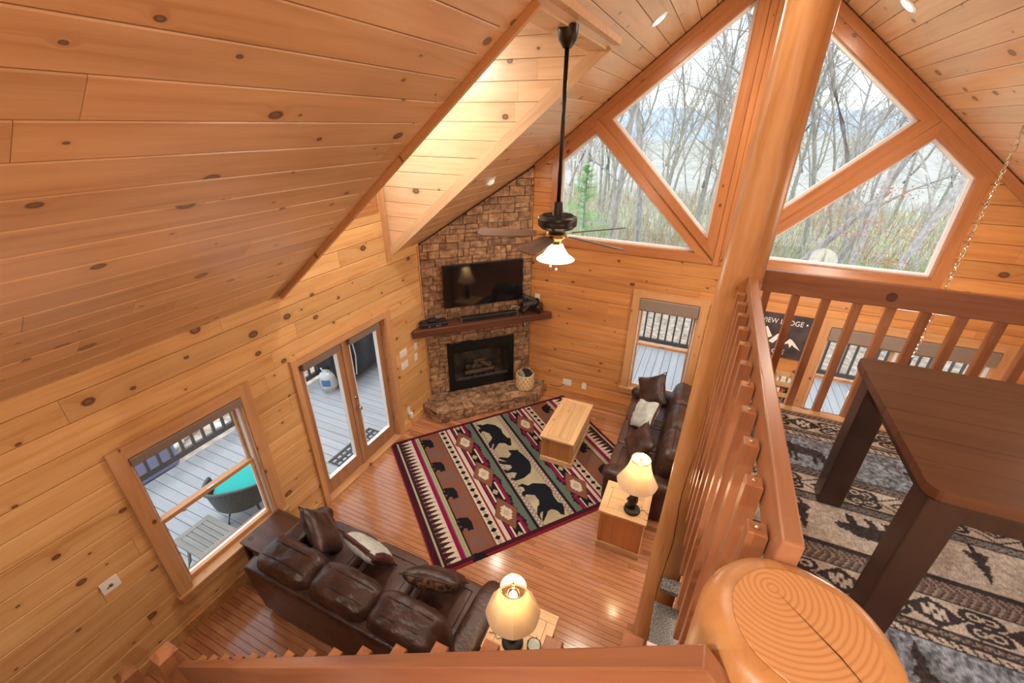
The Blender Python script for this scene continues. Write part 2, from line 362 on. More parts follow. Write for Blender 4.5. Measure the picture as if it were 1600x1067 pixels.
# convex polygon clipping (a*x+b*y<=c keeps)
def clip(poly,a,b,c):
    out=[];n=len(poly)
    for i in range(n):
        p=poly[i];q=poly[(i+1)%n];dp=a*p[0]+b*p[1]-c;dq=a*q[0]+b*q[1]-c
        if dp<=1e-9: out.append(p)
        if (dp<-1e-9 and dq>1e-9) or (dp>1e-9 and dq<-1e-9):
            t=dp/(dp-dq); out.append((p[0]+t*(q[0]-p[0]),p[1]+t*(q[1]-p[1])))
    return out
def parea(p): return .5*sum(p[i][0]*p[(i+1)%len(p)][1]-p[(i+1)%len(p)][0]*p[i][1] for i in range(len(p)))
def ccw(p): return list(p) if parea(p)>0 else list(p)[::-1]
def hp(p): # half planes of ccw convex polygon, inside: a x + b y <= c
    r=[];n=len(p)
    for i in range(n):
        (x0,y0),(x1,y1)=p[i],p[(i+1)%n]; a,b=(y1-y0),-(x1-x0); r.append((a,b,a*x0+b*y0))
    return r
def subtract(pieces,hole):
    H=hp(ccw(hole)); out=[]
    for p in pieces:
        rest=p
        for a,b,c in H:
            o=clip(rest,-a,-b,-c)
            if len(o)>2 and abs(parea(o))>1e-6: out.append(o)
            rest=clip(rest,a,b,c)
            if len(rest)<3: break
    return out
def poly_inside(p,q):
    for a,b,c in hp(ccw(q)): p=clip(p,a,b,c)
    return p
def slab(name,T,outline,holes,d0,d1,m,parent=None,kind=None,label=None):
    pcs=[ccw(outline)]
    for h in holes: pcs=subtract(pcs,h)
    mb=MB()
    for p in pcs: mb.prism(p,d0,d1,m)
    return mb.build(name,parent,T=T,kind=kind,label=label)
def planks(parent,T,outline,holes,pitch,lo,hi,seed,m,a0,b0,name='plank',thick=.014,gap=.0022,ch=.005,drop=.004,mats=None,maxn=10**9,order=None):
    """rows of boards clipped to a convex outline minus convex holes; each its own object"""
    rnd=random.Random(seed); outline=ccw(outline)
    xs=[p[0] for p in outline]; ys=[p[1] for p in outline]
    row=0;b=b0
    while b<max(ys)-1e-4:
        a=min(xs)-rnd.uniform(0,lo)
        while a<max(xs):
            ln=rnd.uniform(lo,hi); a1=a+ln
            prof=[(b+gap,b+gap+ch),(b+gap+ch,b+pitch-gap-ch),(b+pitch-gap-ch,b+pitch-gap)]
            g2=.001; cen=((a+a1)/2,b+pitch/2)
            def dz(y):
                if y<b+gap+ch: t=(b+gap+ch-y)/ch
                elif y>b+pitch-gap-ch: t=(y-(b+pitch-gap-ch))/ch
                else: t=0
                return thick-drop*max(0,min(1,t))
            base=poly_inside([(a+g2,b+gap),(a1-g2,b+gap),(a1-g2,b+pitch-gap),(a+g2,b+pitch-gap)],outline)
            if len(base)>2 and abs(parea(base))>2e-4:
                pcs=[base]
                for h in holes: pcs=subtract(pcs,h)
                vs=[];fs=[]
                for p in pcs:
                    for (y0,y1) in prof:
                        q=clip(clip(p,0,-1,-y0),0,1,y1)
                        if len(q)<3 or abs(parea(q))<1e-7: continue
                        o=len(vs); n=len(q); vs+=[(x-cen[0],y-cen[1],dz(y)) for x,y in q]; fs.append(tuple(range(o,o+n)))
                        o2=len(vs); vs+=[(x-cen[0],y-cen[1],0.0) for x,y in q]
                        for i in range(n):
                            j=(i+1)%n; A=q[i];Bq=q[j]
                            inner=(abs(A[1]-Bq[1])<1e-7 and b+gap+1e-5<A[1]<b+pitch-gap-1e-5 and (abs(A[1]-prof[0][1])<1e-6 or abs(A[1]-prof[1][1])<1e-6))
                            if not inner: fs.append((o+j,o+i,o2+i,o2+j))
                if vs:
                    me=bpy.data.meshes.new(name); me.from_pydata(vs,[],fs)
                    mm=m if mats is None else rnd.choice(mats); me.materials.append(M[mm]); me.update()
                    o=link(name,me,parent,T=T@Matrix.Translation((cen[0],cen[1],0)))
            a=a1
        b+=pitch; row+=1
def rect(x0,x1,y0,y1): return [(x0,y0),(x1,y0),(x1,y1),(x0,y1)]

# ============================================================ SETTING
I4=Matrix.Identity(4)
TL=frame((-.014,0,0),(0,1,0),(0,0,1))      # left wall: a=y b=z, depth -> +x
TG=frame((0,.014,0),(1,0,0),(0,0,1))       # gable wall: a=x b=z, depth -> -y
n_=Vector((S,0,-1)).normalized()
TRL=frame(Vector((0,0,EV))-n_*.014,(0,1,0),(1,0,S))
n2_=Vector((-S,0,-1)).normalized()
TRR=frame(Vector((W,0,EV))-n2_*.014,(0,-1,0),(-1,0,S))
# openings
WIN_L=(-5.27,-4.32,.50,2.06); DOOR=(-3.66,-2.20,0,2.04)
WG1=(3.07,3.92,.48,2.09); WG2=(5.51,7.20,.48,2.09)
DY0,DY1,DX=-3.65,-1.90,2.68
trapL=[(1.69,2.84),(3.70,2.84),(2.162,4.321),(1.69,3.939)]
triL=[(3.82,3.02),(3.82,5.662),(2.35,4.473)]
mir=lambda p:[(2*PK-x,z) for x,z in p][::-1]
trapR,triR=mir(trapL),mir(triL)
fire=[( .0,0)]
wl=slab('wall_left',TL,rect(YB,0,0,EV),[rect(*WIN_L),rect(*DOOR)],-.16,0,'groove',kind='structure')
planks(wl,I4,rect(YB,-1.28,0,EV),[rect(*WIN_L),rect(*DOOR)],.1945,2.2,4.4,3,'pine_wall',0,-.015)
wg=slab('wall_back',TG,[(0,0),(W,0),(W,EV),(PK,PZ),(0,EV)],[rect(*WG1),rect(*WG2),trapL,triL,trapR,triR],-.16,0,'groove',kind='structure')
planks(wg,I4,[(1.28,0),(W,0),(W,EV),(PK,PZ),(1.28,EV+1.28*S)],[rect(*WG1),rect(*WG2),trapL,triL,trapR,triR],.199,2.4,4.6,8,'pine_backlit',0,-.09)
# exterior cladding behind each wall keeps daylight out and gives the outside a face
slab('wall_outer_left',TL,rect(YB,0,-1.2,EV),[rect(*WIN_L),rect(*DOOR)],-.18,-.161,'exterior_siding',kind='structure')
slab('wall_outer_back',TG,[(-.2,-1.2),(W+.2,-1.2),(W+.2,EV),(PK,PZ+.15),(-.2,EV)],[rect(*WG1),rect(*WG2),trapL,triL,trapR,triR],-.18,-.161,'exterior_siding',kind='structure')
TRt=frame((W,0,0),(0,-1,0),(0,0,1))
slab('wall_right',TRt,rect(0,-YB,0,EV),[],-.16,0,'pine_wall',kind='structure')
TB=frame((0,YB,0),(-1,0,0),(0,0,1))
slab('wall_front',TB,[(-W,0),(0,0),(0,EV),(-PK,PZ),(-W,EV)],[],-.16,0,'pine_wall',kind='structure')
RL=PK*HY
hole_d=rect(DY0,DY1,-.05,DX*HY)
cl_=slab('ceiling',TRL,rect(YB-.2,.25,-.3,RL),[rect(DY0-.03,DY1+.03,-.35,DX*HY+.01)],-.16,0,'groove',kind='structure')
planks(cl_,I4,rect(YB,0,0,RL),[hole_d],.19,2.6,4.8,21,'pine_ceiling',0,-.167)
cr_=slab('ceiling',TRR,rect(-.25,-YB+.2,-.3,RL),[],-.16,0,'groove',kind='structure')
planks(cr_,I4,rect(0,-YB,0,RL),[],.19,2.6,4.8,22,'pine_ceiling',0,-.1)
# dormer: front wall with window, two cheeks, lid, closing wall
ZD0,ZD1=5.12,5.78
DW=(-3.30,-2.13,3.52,4.75)
TDF=frame((-.014,0,0),(0,1,0),(0,0,1))
wd=slab('wall_dormer',TDF,rect(DY0-.1,DY1+.1,EV-.02,ZD0+.05),[rect(*DW)],-.16,0,'groove',kind='structure')
planks(wd,I4,rect(DY0,DY1,EV,ZD0),[rect(*DW)],.1945,2,3,5,'pine_wall',0,-.015+.1945*14)
TCk=frame((0,DY1+.014,0),(1,0,0),(0,0,1))
ck=slab('wall_cheek_far',TCk,[(0,EV),(DX,roofz(DX)),(DX,ZD1),(0,ZD0)],[],-.1,0,'groove',kind='structure')
planks(ck,I4,[(0,EV),(DX,roofz(DX)),(DX,ZD1),(0,ZD0)],[],.1805,1.3,2.8,12,'pine_lit',0,2.617,gap=.0015)
TCn=frame((0,DY0-.014,0),(-1,0,0),(0,0,1))
slab('wall_cheek_near',TCn,[(0,EV),(0,ZD0),(-DX,ZD1),(-DX,roofz(DX))],[],-.1,0,'pine_lit',kind='structure')
mb=MB(); q=[(-.2,ZD0-.04),(DX+.1,ZD1+.02)]
mb.add([(x,y,z) for x,z in((-.2,ZD0-.05),(DX+.1,ZD1+.02)) for y in(DY0-.1,DY1+.1)]+[(x,y,z+.1) for x,z in((-.2,ZD0-.05),(DX+.1,ZD1+.02)) for y in(DY0-.1,DY1+.1)],[(0,2,3,1),(4,5,7,6),(0,1,5,4),(2,6,7,3),(0,4,6,2),(1,3,7,5)],'pine_lit'); mb.build('ceiling',kind='structure')
MB().box(DX,DX+.1,DY0-.1,DY1+.1,roofz(DX)+.03,ZD1+.03,'pine_lit').build('wall_header',kind='structure')
# dormer window
def offs(poly,w):
    p=ccw(poly); H=[]; n=len(p); out=[]
    for i in range(n):
        (x0,y0),(x1,y1)=p[i],p[(i+1)%n]; l=math.hypot(x1-x0,y1-y0); a,b=(y1-y0)/l,-(x1-x0)/l; H.append((a,b,a*x0+b*y0+w))
    for i in range(n):
        a,b,c=H[i-1]; d,e,f=H[i]; D=a*e-b*d; out.append(((c*e-b*f)/D,(a*f-c*d)/D))
    return p,out
def poly_window(name,T,poly,w=.118,d0=.014,d1=.036):
    root=link(name,None,None,T,kind='structure'); p,o=offs(poly,w); n=len(p)
    for i in range(n):
        j=(i+1)%n; A,Bq,C_,D=p[i],p[j],o[j],o[i]
        ang=math.atan2(Bq[1]-A[1],Bq[0]-A[0]); cx,cy=(A[0]+Bq[0])/2,(A[1]+Bq[1])/2
        R=Matrix.Translation((cx,cy,0))@Matrix.Rotation(ang,4,'Z'); Ri=R.inverted()
        q=[(Ri@Vector((x,y,0)))[:2] for x,y in (A,Bq,C_,D)]
        q2=[(x*.9995,y) for x,y in q]
        mb=MB(); mb.prism(ccw(q2),d0,d1,'trim_gable'); mb.prism(ccw(q2),-.15,d0,'groove') if False else None
        mb.build('casing',root,T=R)
    pi,oi_=offs(poly,-.004); _,o2=offs(poly,-.035); _,o3=offs(poly,-.05)
    mb=MB()
    for i in range(n):
        j=(i+1)%n
        mb.prism(ccw([oi_[i],oi_[j],o2[j],o2[i]]),-.10,-.045,'white_vinyl')
    mb.build('vinyl_frame',root)
    jb=MB()
    for i in range(n):
        j=(i+1)%n; q=ccw([p[i],p[j],oi_[j],oi_[i]])
        jb.prism(q,-.15,.016,'trim_gable')
    jb.build('jamb',root)
    MB().prism(ccw(o2),-.08,-.072,'window_glass').build('glass_pane',root)
    return root
def lbox(root,name,x0,x1,y0,y1,z0,z1,m,r=0):
    c=Vector(((x0+x1)/2,(y0+y1)/2,(z0+z1)/2)); mb=MB()
    if r: mb.rbox(x0-c.x,x1-c.x,y0-c.y,y1-c.y,z0-c.z,z1-c.z,m,r)
    else: mb.box(x0-c.x,x1-c.x,y0-c.y,y1-c.y,z0-c.z,z1-c.z,m)
    return mb.build(name,root,loc=c)
def stile(root,name,x0,x1,y0,y1,z0,z1,m='pine_trim'):
    """vertical board: local X runs up so the grain follows it"""
    c=((x0+x1)/2,(y0+y1)/2,(z0+z1)/2); hx,hy,hz=(x1-x0)/2,(y1-y0)/2,(z1-z0)/2
    mb=MB(); mb.box(-hz,hz,-hx,hx,-hy,hy,m)
    R=Matrix(((0,1,0,c[0]),(0,0,1,c[1]),(1,0,0,c[2]),(0,0,0,1)))
    return mb.build(name,root,T=R)
def hung(root,x0,x1,z0,z1,zm):
    """double-hung sashes; local X along wall, Y outwards, Z up"""
    for nm,a,b,y in (('upper_sash',zm-.02,z1,.085),('lower_sash',z0,zm+.02,.05)):
        s_=.045; mb=MB()
        mb.box(x0,x0+s_,y,y+.035,a,b,'pine_trim'); mb.box(x1-s_,x1,y,y+.035,a,b,'pine_trim')
        mb.box(x0+s_,x1-s_,y,y+.035,a,a+(.05 if nm=='lower_sash' else .04),'pine_trim'); mb.box(x0+s_,x1-s_,y,y+.035,b-.04,b,'pine_trim')
        sa=mb.build(nm,root)
        MB().box(x0+s_,x1-s_,y+.016,y+.020,a+.04,b-.04,'window_glass').build('glass_pane',sa)
    mb=MB(); mb.box(x0-.0,x0+.02,.03,.15,z0,z1,'white_vinyl'); mb.box(x1-.02,x1,.03,.15,z0,z1,'white_vinyl'); mb.box(x0,x1,.12,.15,z0,z0+.02,'white_vinyl'); mb.build('vinyl_frame',root)
    lk=MB(); lk.rbox((x0+x1)/2-.035,(x0+x1)/2+.035,.035,.06,zm+.02,zm+.034,'nickel',.005); lk.build('sash_lock',root)
def dh_window(name,T,op,zm,units=1,cw=.11,shade='front',wood_shade=False):
    x0,x1,z0,z1=op; root=link(name,None,None,T,kind='structure'); y0=-.034
    stile(root,'casing',x0-cw,x0,y0,-.014,z0-.0,z1+cw); stile(root,'casing',x1,x1+cw,y0,-.014,z0,z1+cw)
    lbox(root,'casing',x0,x1,y0,-.014,z1,z1+cw,'pine_trim')
    lbox(root,'window_sill',x0-cw-.02,x1+cw+.02,-.06,.165,z0-.03,z0+.002,'pine_trim',.004)
    lbox(root,'apron',x0-cw,x1+cw,y0,-.014,z0-.11,z0-.03,'pine_trim')
    jb=MB(); jb.box(x0,x0+.008,-.02,.14,z0,z1,'pine_trim'); jb.box(x1-.008,x1,-.02,.14,z0,z1,'pine_trim'); jb.box(x0,x1,-.02,.14,z1-.008,z1,'pine_trim'); jb.build('jamb',root)
    if units==1: spans=[(x0+.008,x1-.008)]
    else:
        c=(x0+x1)/2; stile(root,'mullion',c-.05,c+.05,y0,.12,z0,z1); spans=[(x0+.008,c-.05),(c+.05,x1-.008)]
    for a,b in spans: hung(root,a,b,z0,z1,zm)
    if shade=='front':
        MB().rbox(x0+.005,x1-.005,-.05,.02,z1-.085,z1-.005,'roller_fabric',.01).build('roller_shade',root)
    elif shade=='drop':
        for a,b in (spans if units==1 else [(x0,x1)]):
            r=MB(); r.tube([(a+.005,-.015,z1-.04),(b-.005,-.015,z1-.04)],.03,'roller_fabric',10); r.box(a+.005,b-.005,-.048,-.043,z1-.19,z1-.03,'roller_fabric'); r.box(a+.005,b-.005,-.052,-.038,z1-.20,z1-.185,'nickel'); r.build('roller_shade',root)
    return root
TWL=frame((0,0,0),(0,1,0),(-1,0,0))  # X=+y, Y=-x(outwards), Z up
TWL=Matrix(((0,-1,0,0),(1,0,0,0),(0,0,1,0),(0,0,0,1)))
dh_window('window_1',TWL,WIN_L,1.27,shade='front')
dh_window('window_2',I4.copy(),WG1,1.28,shade='drop')
dh_window('window_3',I4.copy(),WG2,1.30,units=2,shade='drop')
for k,p in enumerate((trapL,triL,triR,trapR)): poly_window('window_%d'%(k+4),TG,p)
poly_window('window_8',TDF,rect(*DW),w=.08)
# centre board, rake trims, corner trims
stile(None,'trim_1',3.942,4.012,-.03,-.001,2.70,5.86,'trim_gable')['kind']='structure'
for k,(sg) in enumerate((1,-1)):
    # crown board under the ceiling along the gable
    x0,x1=(1.29,PK) if sg>0 else (PK,W)
    p=[(x0,roofz(x0)-.022),(x1,roofz(x1)-.022)]
    ex=Vector((x1-x0,0,roofz(x1)-roofz(x0))); ln=ex.length; 
    if sg<0: pass
    T=frame((x0,0,roofz(x0)-.02),ex,Vector((-ex.z,0,ex.x)))
    MB().box(0,ln,-.085,-.0,.001,.05,'trim_gable').build('trim_%d'%(k+2),T=T,kind='structure')
E0=EV
def slope_board(name,y0,y1,x0,x1,below,above,m):
    ln=(x1-x0)*HY; T=frame((x0,0,roofz(x0)),(1,0,S),(0,1,0))   # z -> up-out
    mb=MB(); mb.box(0,ln,y0,y1,-below,above,m); return mb.build(name,T=T,kind='structure')
slope_board('trim_4',DY0-.012,DY0+.022,.02,DX+.02,.045,.10,'pine_trim')
slope_board('trim_5',DY1-.022,DY1+.014,.02,DX+.02,.035,.08,'pine_lit')
MB().box(DX-.19,DX+.0,DY0,DY1,roofz(DX)-.012,roofz(DX)+.012,'pine_lit').build('trim_6',kind='structure')
stile(None,'trim_7',-.0,.03,DY1-.10,DY1-.022,EV-.08,ZD0)['kind']='structure'
stile(None,'trim_8',-.0,.03,DY0+.022,DY0+.08,EV+.05,ZD0)['kind']='structure'
lbox(None,'baseboard_left',.0,.02,YB,-3.78,0,.13,'pine_wall')['kind']='structure'
lbox(None,'baseboard_left',.0,.02,-2.09,-1.56,0,.13,'pine_wall')['kind']='structure'
lbox(None,'baseboard_back',1.66,W,-.02,0,0,.13,'pine_backlit')['kind']='structure'
# stone edge trims
stile(None,'trim_9',.0,.016,-1.33,-1.30,0,EV-.03)['kind']='structure'
# ---------- french door
def french_door():
    y0,y1,z0,z1=DOOR; root=link('door_1',None,None,TWL,kind='structure')
    cw=.105
    stile(root,'casing',y0-.07,y0,-.034,-.0,0,z1+.09); stile(root,'casing',y1,y1+.105,-.034,-.0,0,z1+.09); lbox(root,'casing',y0,y1,-.034,0,z1,z1+.09,'pine_trim')
    lbox(root,'threshold',y0,y1,-.04,.15,-.0,.03,'pine_trim')
    jb=MB(); jb.box(y0,y0+.012,-.02,.15,0,z1,'pine_trim'); jb.box(y1-.012,y1,-.02,.15,0,z1,'pine_trim'); jb.box(y0,y1,-.02,.15,z1-.012,z1,'pine_trim'); jb.build('jamb',root)
    c=(y0+y1)/2
    for k,(a,b) in enumerate(((y0+.014,c-.002),(c+.002,y1-.014))):
        st=.105; leaf=link('door_leaf',None,root,loc=(0,0,0))
        m='door_wood'; d0,d1=.065,.105
        mb=MB(); mb.box(a,a+st,d0,d1,.035,z1-.015,m); mb.box(b-st,b,d0,d1,.035,z1-.015,m); mb.box(a+st,b-st,d0,d1,.035,.25,m); mb.box(a+st,b-st,d0,d1,z1-.13,z1-.015,m)
        leaf.data is None
        bpy.data.objects.remove(leaf); leaf=mb.build('door_leaf',root)
        gl=MB(); gl.box(a+st,b-st,.082,.088,.25,z1-.13,'window_glass'); gl.build('glass_pane',leaf)
        fr=MB(); i0,i1=a+st,b-st
        for q in ((i0,i0+.012,.25,z1-.13),(i1-.012,i1,.25,z1-.13)): fr.box(q[0],q[1],.058,.11,q[2],q[3],'white_vinyl')
        fr.box(i0,i1,.058,.11,.25,.262,'white_vinyl'); fr.build('glazing_bead',leaf)
        sh=MB(); sh.rbox(a+st-.03,b-st+.03,.0,.06,z1-.125,z1-.03,'roller_fabric',.01); sh.build('roller_shade',root)
    as_=MB(); as_.box(c-.02,c+.03,.05,.066,.03,z1-.015,'door_wood'); as_.build('astragal',root)
    h=MB(); yy=c+.05
    h.lathe([(.028,0),(.028,.006),(.012,.01),(.010,.035),(.024,.045),(.029,.058),(.022,.072),(0,.076)],'nickel',16,T=TR((yy,.05,.98),rx=PI/2)); h.build('door_handle',root,smooth=True,auto=40)
    h=MB(); h.lathe([(.026,0),(.026,.008),(.018,.014),(0,.016)],'nickel',16,T=TR((yy,.05,1.13),rx=PI/2)); h.box(yy-.004,yy+.004,.022,.036,1.115,1.145,'nickel'); h.build('deadbolt',root)
    for z in (.3,1.0,1.75):
        h=MB(); h.tube([(y1-.016,.055,z),(y1-.016,.055,z+.09)],.007,'nickel',8); h.build('hinge',root)
french_door()
# ---------- floor
fl=MB().box(0,W,YB,0,-.12,-.009,'groove_floor').build('floor',kind='structure')
def boards(parent,name,x0,x1,y0,y1,z0,z1,pitch,lo,hi,seed,m,gap,limit=None,key=None,dirx=True,stuff=True):
    rnd=random.Random(seed); L_=[]; y=y0; P0,P1=(x0,x1)
    while y<y1-1e-4:
        x=P0-rnd.uniform(0,lo)
        while x<P1:
            e=x+rnd.uniform(lo,hi); a=max(x,P0)+.0007; b=min(e,P1)-.0007
            if b-a>.03: L_.append((a,b,y+gap/2,min(y+pitch,y1)-gap/2))
            x=e
        y+=pitch
    L_.sort(key=key) if key else None
    rest=MB()
    for k,(a,b,c,d) in enumerate(L_):
        if limit is None or k<limit:
            h=(b-a)/2; w_=(d-c)/2; mb=MB(); mb.box(-h,h,-w_,w_,0,z1-z0,m)
            if dirx: o=mb.build(name,parent,loc=((a+b)/2,(c+d)/2,z0))
            else: o=mb.build(name,parent,T=Matrix(((0,-1,0,(c+d)/2),(1,0,0,(a+b)/2),(0,0,1,z0),(0,0,0,1))))
        else: rest.box(a,b,c,d,z0,z1,m) if dirx else rest.box(c,d,a,b,z0,z1,m)
    if rest.v: rest.build('remaining_'+name+'s',parent,kind='stuff')
def fkey(t):
    a,b,c,d=t; x,y=(a+b)/2,(c+d)/2
    vis=(2.2<x<4.2 and -4.9<y<-2.0) or (x<2.3 and -4.2<y<-1.5 and (y<-2.4-(x)*.6 )) or (x<.9 and y<-5.0)
    return (0 if vis else 1, math.hypot(x-3.8,y+6.38))
boards(fl,'floorboard',0,W,-9.2,0,-.009,0,.0605,.7,1.7,4,'oak_floor',.0036,limit=300,key=fkey)

# ============================================================ LOFT, STAIRS, RAILS, POSTS
lf=MB().box(4.078,W,YB,-3.47,2.47,LF-.012,'pine_wall'); lf.box(0,4.078,YB,-6.95,2.47,LF-.012,'pine_wall'); lf.build('floor_loft',kind='structure')
fb=MB(); fb.box(4.052,4.075,-5.6,-3.47,2.36,LF,'rail_wood_y'); fb.build('trim_10',kind='structure')
fb=MB(); fb.box(4.1,W,-3.47,-3.445,2.36,LF+.004,'rail_wood'); fb.build('trim_11',kind='structure')
stl=MB().box(4.10,W,-3.53,-3.47,LF-.011,LF+.012,'pine_lit').build('trim_12',kind='structure')  # sunlit edge strip, its brightness painted by the paler pine
def baluster(parent,x,y,z0,z1,sz=.042,name='baluster',screw=(1,0),T=None,cant=True):
    mb=MB(); h=sz/2
    mb.add([(sx*h,sy*h,z) for z in(z0,z1-.003) for sx,sy in((-1,-1),(1,-1),(1,1),(-1,1))]+[(sx*(h-.003),sy*(h-.003),z1) for sx,sy in((-1,-1),(1,-1),(1,1),(-1,1))],
      [(3,2,1,0),(0,1,5,4),(1,2,6,5),(2,3,7,6),(3,0,4,7),(4,5,9,8),(5,6,10,9),(6,7,11,10),(7,4,8,11),(8,9,10,11)],'baluster_wood')
    b=mb.build(name,parent,loc=(x,y,0))
    return b
def screw_(parent,loc,axis):
    mb=MB(); T=TR(loc,ry=PI/2 if axis=='x' else 0,rx=PI/2 if axis=='y' else 0); mb.lathe([(.006,-.001),(.006,.002),(.003,.003),(0,.003)],'screw',10,T=T); return mb.build('screw',parent)
# side railing (runs along y)
sr=thing('loft_railing','loft guard railing running from the big newel log to the tall log post','railing',(4.08,-4.53,LF))
o_=Vector(sr.location)
def rl(mb,name,par,**k): return mb.build(name,par,**k)
mb=MB(); mb.rbox(-.022,.022,-1.07,.98,.765,.895,'rail_wood_y',.006,T=Matrix.Translation((0,0,.012))); mb.build('top_rail',sr)
mb=MB(); mb.rbox(-.022,.022,-1.07,.98,.04,.13,'rail_wood_y',.006); mb.build('bottom_rail',sr)
by=[-3.648+.06,-3.833,-3.99,-4.159,-4.33,-4.50,-4.68,-4.848,-5.017,-5.19,-5.36,-5.521]
for y in by:
    b=baluster(sr,-.022-.0215-.004,y-o_.y,-.42,.845)
    screw_(b,(.0,0,.8455),'z')
# far railing (runs along x)
fr_=thing('loft_railing','loft guard railing facing the window wall, with one large dark knot','railing',(6.0,-3.50,LF))
mb=MB(); mb.rbox(-1.87,1.9,-.022,.022,.775,.905,'rail_wood',.006); mb.build('top_rail',fr_)
x=4.20
for k in range(24):
    xx=x+k*.1552
    if xx>W-.1: break
    baluster(fr_,xx-6.0,.044,-.39,.86,sz=.040)
kn=MB(); kn.lathe([(.026,0),(.026,.0012),(.019,.0016),(0,.0016)],'mantel_wood',20,T=TR((4.78-6.0,-.0215,.838),rx=PI/2)); kn.build('knot',fr_)
# stair railing (descends to the left)
stz=lambda x:3.615-.8555*(3.915-x)
sx0,sx1=1.33,3.93
st=thing('stair_railing','stair handrail descending left from the newel log, zigzag of baluster tops behind','railing',(2.6,-5.88,0))
ex=Vector((sx1-sx0,0,stz(sx1)-stz(sx0))); ln=ex.length
T=frame((sx0-2.6,-.0,stz(sx0)),ex,Vector((0,1,0)))   # local z -> up-ish? ex x y
zdir=Vector((T[0][2],T[1][2],T[2][2])); sg=1 if zdir.z>0 else -1
mb=MB(); mb.rbox(0,ln,-.02,.024,-.15 if sg>0 else 0,0 if sg>0 else .15,'rail_wood',.004); mb.build('hand_rail',st,T=T)
for k in range(15):
    xx=1.545+k*.1625
    b=baluster(st,xx-2.6,.047,stz(xx)-1.15,stz(xx)-.036,sz=.042)
nw=thing('stair_newel','square chamfer-topped newel post at the foot of the stair handrail','post',(1.26,-5.90,0))
def newel(nw,z1,h=.055):
    mb=MB(); c=.028
    vs=[(sx*h,sy*h,z) for z in(0,z1-c) for sx,sy in((-1,-1),(1,-1),(1,1),(-1,1))]+[(sx*(h-c),sy*(h-c),z1) for sx,sy in((-1,-1),(1,-1),(1,1),(-1,1))]
    mb.add(vs,[(3,2,1,0),(0,1,5,4),(1,2,6,5),(2,3,7,6),(3,0,4,7),(4,5,9,8),(5,6,10,9),(6,7,11,10),(7,4,8,11),(8,9,10,11)],'baluster_wood'); mb.build('shaft',nw)
newel(nw,1.53)
nw2=thing('stair_newel','lower square newel post by the wall at the stair bottom landing','post',(.46,-5.97,0)); newel(nw2,.74)
# stairs
sta=thing('staircase','wooden staircase below the handrail, treads dropping to the left','staircase',(2.6,-6.4,0))
nst=14
for k in range(nst):
    z=LF-(k+1)*LF/(nst+0); x1=3.98-k*.225; 
    mb=MB(); mb.rbox(x1-.25-2.6,x1-2.6,-.45,.44,z-.03,z if z>0.02 else .02,'rail_wood',.004); mb.build('tread',sta) if z>.05 else None
mb=MB(); 
T=frame((3.98-14*.225-2.6,.46,0),Vector((14*.225,0,LF)),Vector((0,1,0)))
mb.box(.25,4.0,-.0,.02,-.28 ,.02,'rail_wood'); mb.build('stringer',sta,T=T)
# newel log
NL=thing('newel_log','huge rounded newel log with visible end-grain rings, nearest the camera','post',(4.092,-5.745,LF))
def log_mesh(r0,r1,z0,z1,seed,n=40,nz=14,top_round=.03,taper=0):
    vs=[];fs=[];ms=[]; rnd=random.Random(seed)
    zs=[z0+(z1-top_round-z0)*i/nz for i in range(nz+1)]; rs=[1]*(nz+1)
    for k in range(1,6): a=k*PI/10; zs.append(z1-top_round+top_round*math.sin(a)); rs.append(('in',top_round*(1-math.cos(a))))
    for z,rr in zip(zs,rs):
        t=(z-z0)/(z1-z0); R=r0+(r1-r0)*t
        for i in range(n):
            a=2*PI*i/n; k=1+.03*noise.noise(Vector((math.cos(a)*1.3,math.sin(a)*1.3,z*1.2+seed*5)))+.012*noise.noise(Vector((math.cos(a)*4,math.sin(a)*4,z*3+seed)))
            r=R*k-(rr[1] if isinstance(rr,tuple) else 0); vs.append((r*math.cos(a),r*math.sin(a),z))
    m=len(zs)
    for j in range(m-1):
        for i in range(n): fs.append((j*n+i,j*n+(i+1)%n,(j+1)*n+(i+1)%n,(j+1)*n+i))
    fs.append(tuple((m-1)*n+i for i in range(n))); fs.append(tuple(range(n-1,-1,-1)))
    return vs,fs,m
vs,fs,m_=log_mesh(.172,.166,-.38,.86,3,n=64,nz=20,top_round=.05)
mb=MB(); mb.add(vs,fs[:-2],'log_wood'); o=mb.build('log_shaft',NL,smooth=True)
# top face as its own end-grain disc with a drying crack
top=[vs[i] for i in range((m_-1)*64,m_*64)]
mb=MB(); mb.add([(x,y,z+.0008) for x,y,z in top]+[(x*.985,y*.985,z+.003) for x,y,z in top],[(i,(i+1)%64,64+(i+1)%64,64+i) for i in range(64)]+[tuple(range(64,128))],'log_end'); mb.build('end_grain',NL)
mb=MB(); px,py=-.045,.06
mb.add([(px,py,.8645),(.05,-.03,.8645),(.115,-.115,.8645),(.05,-.034,.8645)],[(0,1,2,3)],'mantel_wood'); mb.build('drying_crack',NL)
